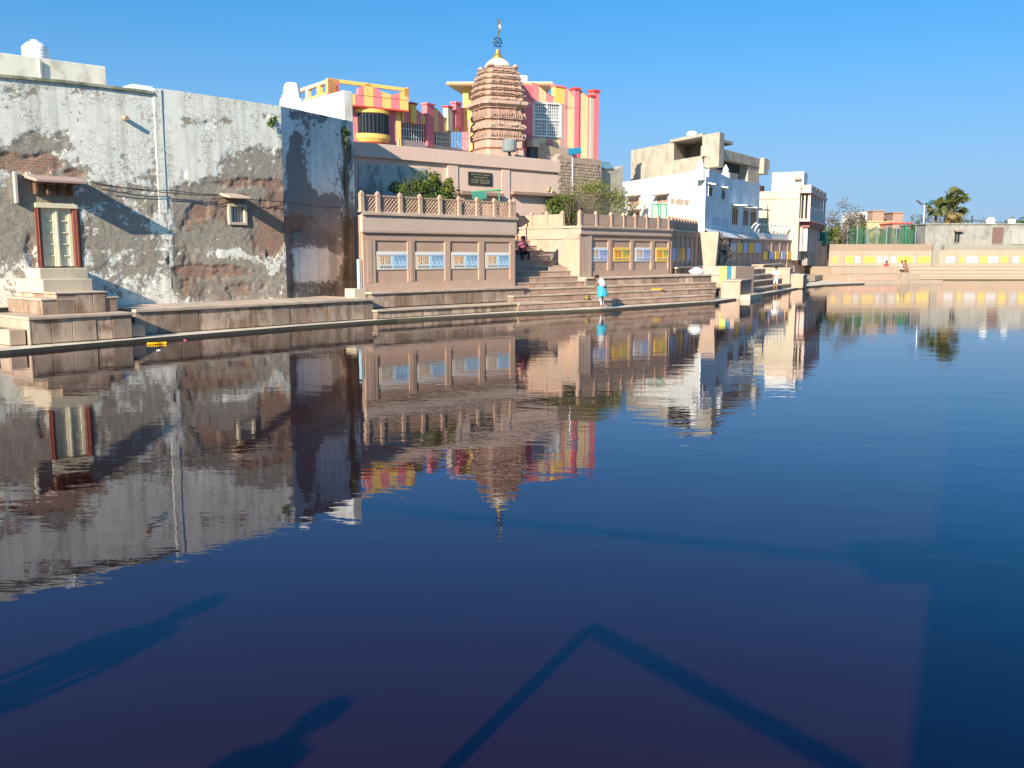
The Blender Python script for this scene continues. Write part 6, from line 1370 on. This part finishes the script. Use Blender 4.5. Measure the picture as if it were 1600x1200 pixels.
def bendx(o):
    rings = []
    for z, cy, rx, ry in ((.50, .0, .27, .22), (.60, .0, .27, .23), (.72, .0, .25, .22), (.86, -.03, .21, .19), (.98, -.12, .19, .16)):
        rings.append([(rx * (1 + .06 * math.sin(5 * a)) * math.cos(a), cy + ry * (1 + .06 * math.sin(5 * a + 1)) * math.sin(a), z + .02 * math.sin(3 * a)) for a in np.linspace(0, 2 * math.pi, 25)[:-1]])
    part('tunic_skirt', MB().loft(rings, cap=False), BLUE, o, smooth=True)
    rings = []
    for t_, r in ((0, .05), (.15, .15), (.45, .175), (.8, .16), (1, .06)):
        c_ = Vector((.0, .02, .92)).lerp(Vector((.0, -.14, 1.34)), t_); rings.append([c_ + Vector((r * 1.25 * math.cos(a), r * .95 * math.sin(a) + .06, .03 * math.sin(2 * a))) for a in np.linspace(0, 2 * math.pi, 17)[:-1]])
    part('shawl', MB().loft(rings), PALE, o, smooth=True)
person('person bending at the water edge in turquoise tunic with a pale shawl over the back', (wpos.x, wpos.y, .14), R(-118), bend, dict(pelvis=BLUE, waist=BLUE, chest=BLUE, sh=BLUE, hip=BLUE, kn=PALE, an=PALE), .96, extra=bendx)
# brass pot beside her, bag on the step
pc = FG.w(3.95, .9, .43)
blob('cloth_bag', 'small olive bag lying on the steps left of the bending person', 'bag', FG.w(FG.s(916, .9, 465), .85, .432), (.15, .2, .17), M('olive_cloth', (.20, .16, .06)), 5)
# seated woman in pink on the stairs
kq = 5; sp = FG.w(FG.s(823, STEPS[kq][0], 405), STEPS[kq][0] + .30, STEPS[kq][1])
def seatx(o):
    rings = []
    for t_, r in ((-.02, .24), (.2, .235), (.45, .21), (.62, .15), (.78, .135), (.92, .10), (.96, .02)):
        rings.append([(r * math.cos(a), .03 + r * .8 * math.sin(a) - max(0, t_ - .3) * .22, t_) for a in np.linspace(0, 2 * math.pi, 17)[:-1] if True])
    sh_ = MB(); n_ = 16
    rr_ = [[q for q in r] for r in rings]; vs_ = [q for r in rr_ for q in r]; fs2 = [(i*n_+k, i*n_+(k+1) % n_, (i+1)*n_+(k+1) % n_, (i+1)*n_+k) for i in range(len(rr_)-1) for k in range(n_) if not (10 <= k <= 13)]
    sh_.add(vs_, fs2); part('head_scarf', sh_, PINKC, o, smooth=True)
person('person in pink scarf and dark trousers sitting on the stairs between the terraces', sp, FG.rz - R(25), SEAT, dict(pelvis=DARKC, waist=PINKC, chest=PINKC, sh=PINKC, el=PINKC, hip=DARKC, kn=DARKC, an=DARKC), 1.02, extra=seatx)
# man at the right bank
mp_ = F3.w(F3.s(1212, .25, 455), .28, .15); stn = standing(armf=.2)
person('person in white shirt and rust loincloth standing at the water on the shaded steps', mp_, R(15), stn, dict(waist=WHC, chest=WHC, sh=WHC, el=WHC, pelvis=cloth('rust', (.40, .13, .05)), hip=cloth('rust', (.40, .13, .05)), kn=WHC), .92)
# people far away on the platform
for (x, y, Y, c1, l, pose, sc) in ((1404, 417, 90.5, REDC, 'distant seated person in red on the far bank', SEAT, 1.0), (1418, 414, 92.5, WHC, 'distant seated person in white beside the red one', SEAT, 1.0), (1430, 417, 91.5, cloth('brown', (.30, .14, .08)), 'distant seated person in brown on the far bank, right of the white one', SEAT, 1.05)):
    c = at(x, y, Y); zz_ = .62 + .004 if Y < 91 else (.95 if Y < 92 else .95)
    person(l, (c.x, 94.0 if Y > 91 else 93.6, .96), R(10), pose, dict(pelvis=DARKC, waist=c1, chest=c1, sh=c1, el=c1, hip=c1, kn=c1), sc)

# floating offerings
c = at(245, 536, 27.0)
mg_ = MB(); rng = random.Random(8)
for k in range(46):
    x_ = rng.uniform(-.25, .25); y_ = .07 * math.sin(x_ * 9) + rng.gauss(0, .02); r_ = rng.uniform(.018, .034); mg_.lathe([(r_ * .3, -.01), (r_, .02), (r_ * .7, .05), (r_ * .1, .065)], 7, (x_, y_))
mo = MB(); w0 = at(245, 535.5, 26.9)
q = Vector((-10.75, 27.55, .0)); tag(part('marigold_garland', mg_, M('marigold', (.85, .45, .01), .8, .15, 20), None, loc=(at(245, 536, 26.7).x, 26.7, 0), rz=R(15)), 'yellow marigold garland floating by the kerb near the door steps', 'garland')
o = thing('paper_cup', 'white paper cup floating near the yellow garland', 'cup', (at(248, 547, 25.0).x, 25.0, -.01)); part('cup', MB().lathe([(.05, 0), (.06, .025), (.05, .03), (.03, .02)], 12), PLAST, o)
blob('flower_offering', 'small pink flower offering floating by the kerb', 'flower', (at(291, 531, 28.0).x, 27.9, -.02), (.05, .035, .04), flat('magenta_petal', (.5, .05, .18)), 9)
g_ = FG.w(FG.s(1029, 1.15, 453), 1.2, .755); blob('marigold_heap', 'small yellow flower heap left on the wide steps', 'flowers', g_, (.35, .14, .04), M('marigold', (.85, .45, .01)), 6)

# ================================================================== NEAR BANK (its shadows fall across the water)
NB = .95
nb = MB().slab([(-9, -6), (6, -6), (6, 1.6), (-9, 1.6)], -.8, NB); tag(part('near_bank', nb, KERB, None), 'stone landing where the viewer stands', kind='structure')
sh1 = 1 / math.tan(SUN_EL)
def caster(x, y, z): return Vector((x - LH[0] * z * sh1, y - LH[1] * z * sh1, z))        # point at height z whose shadow falls at (x, y) on the water
# tall house behind the viewer
e1 = caster(4.0, 8.5, 0); base_y = -3.2; tpar = (8.5 - base_y) / LH[1]; ex = 4.0 - LH[0] * tpar
hb = thing('bank_house', 'tall house on the near bank behind the viewer, shading the right side of the pond', 'house', (ex, base_y, 0))
part('walls', MB().box(0, 16, -8, 0, .8, 11), PINKP, hb, .03)
zn = (8.05 - base_y) / LH[1] / sh1
part('balcony_slab', MB().box(-.8, 0, -.75, -.05, zn - .1, zn + .1), SANDL, hb, .02)
q1_ = caster(2.9, 7.7, zn); q2_ = caster(-1.6, 9.4, zn); o_ = Vector((ex, base_y, 0))
part('bamboo_pole', MB().tube([q1_ - o_, q2_ - o_], .05, 6), BARK, hb)
# steel railing
tp1 = caster(.55, 6.2, 2.15); tp2 = caster(1.75, 4.35, 2.15)
rl_ = thing('steel_railing', 'steel pipe railing on the near landing', 'railing', (tp1.x, tp1.y, NB))
part('post', MB().tube([(0, 0, 0), (0, 0, 2.15 - NB)], .05, 8), STEEL, rl_); dv = tp2 - tp1
part('post', MB().tube([(dv.x, dv.y, 0), (dv.x, dv.y, 2.15 - NB)], .05, 8), STEEL, rl_); part('top_rail', MB().tube([(0, 0, 2.15 - NB), (dv.x, dv.y, 2.15 - NB)], .05, 8), STEEL, rl_)
for (x, y, l, s_) in ((-2.25, 6.75, 'person standing on the near landing at left, in blue', 1.0), (-1.0, 5.1, 'person standing on the near landing, in white', .86)):
    hgt = 1.72 * s_; p = caster(x, y, NB + hgt); person(l, (p.x, p.y, NB), R(180), standing(), dict(pelvis=DARKC, waist=BLUE if s_ == 1 else WHC, chest=BLUE if s_ == 1 else WHC, sh=BLUE if s_ == 1 else WHC, hip=DARKC, kn=DARKC, an=DARKC), s_)
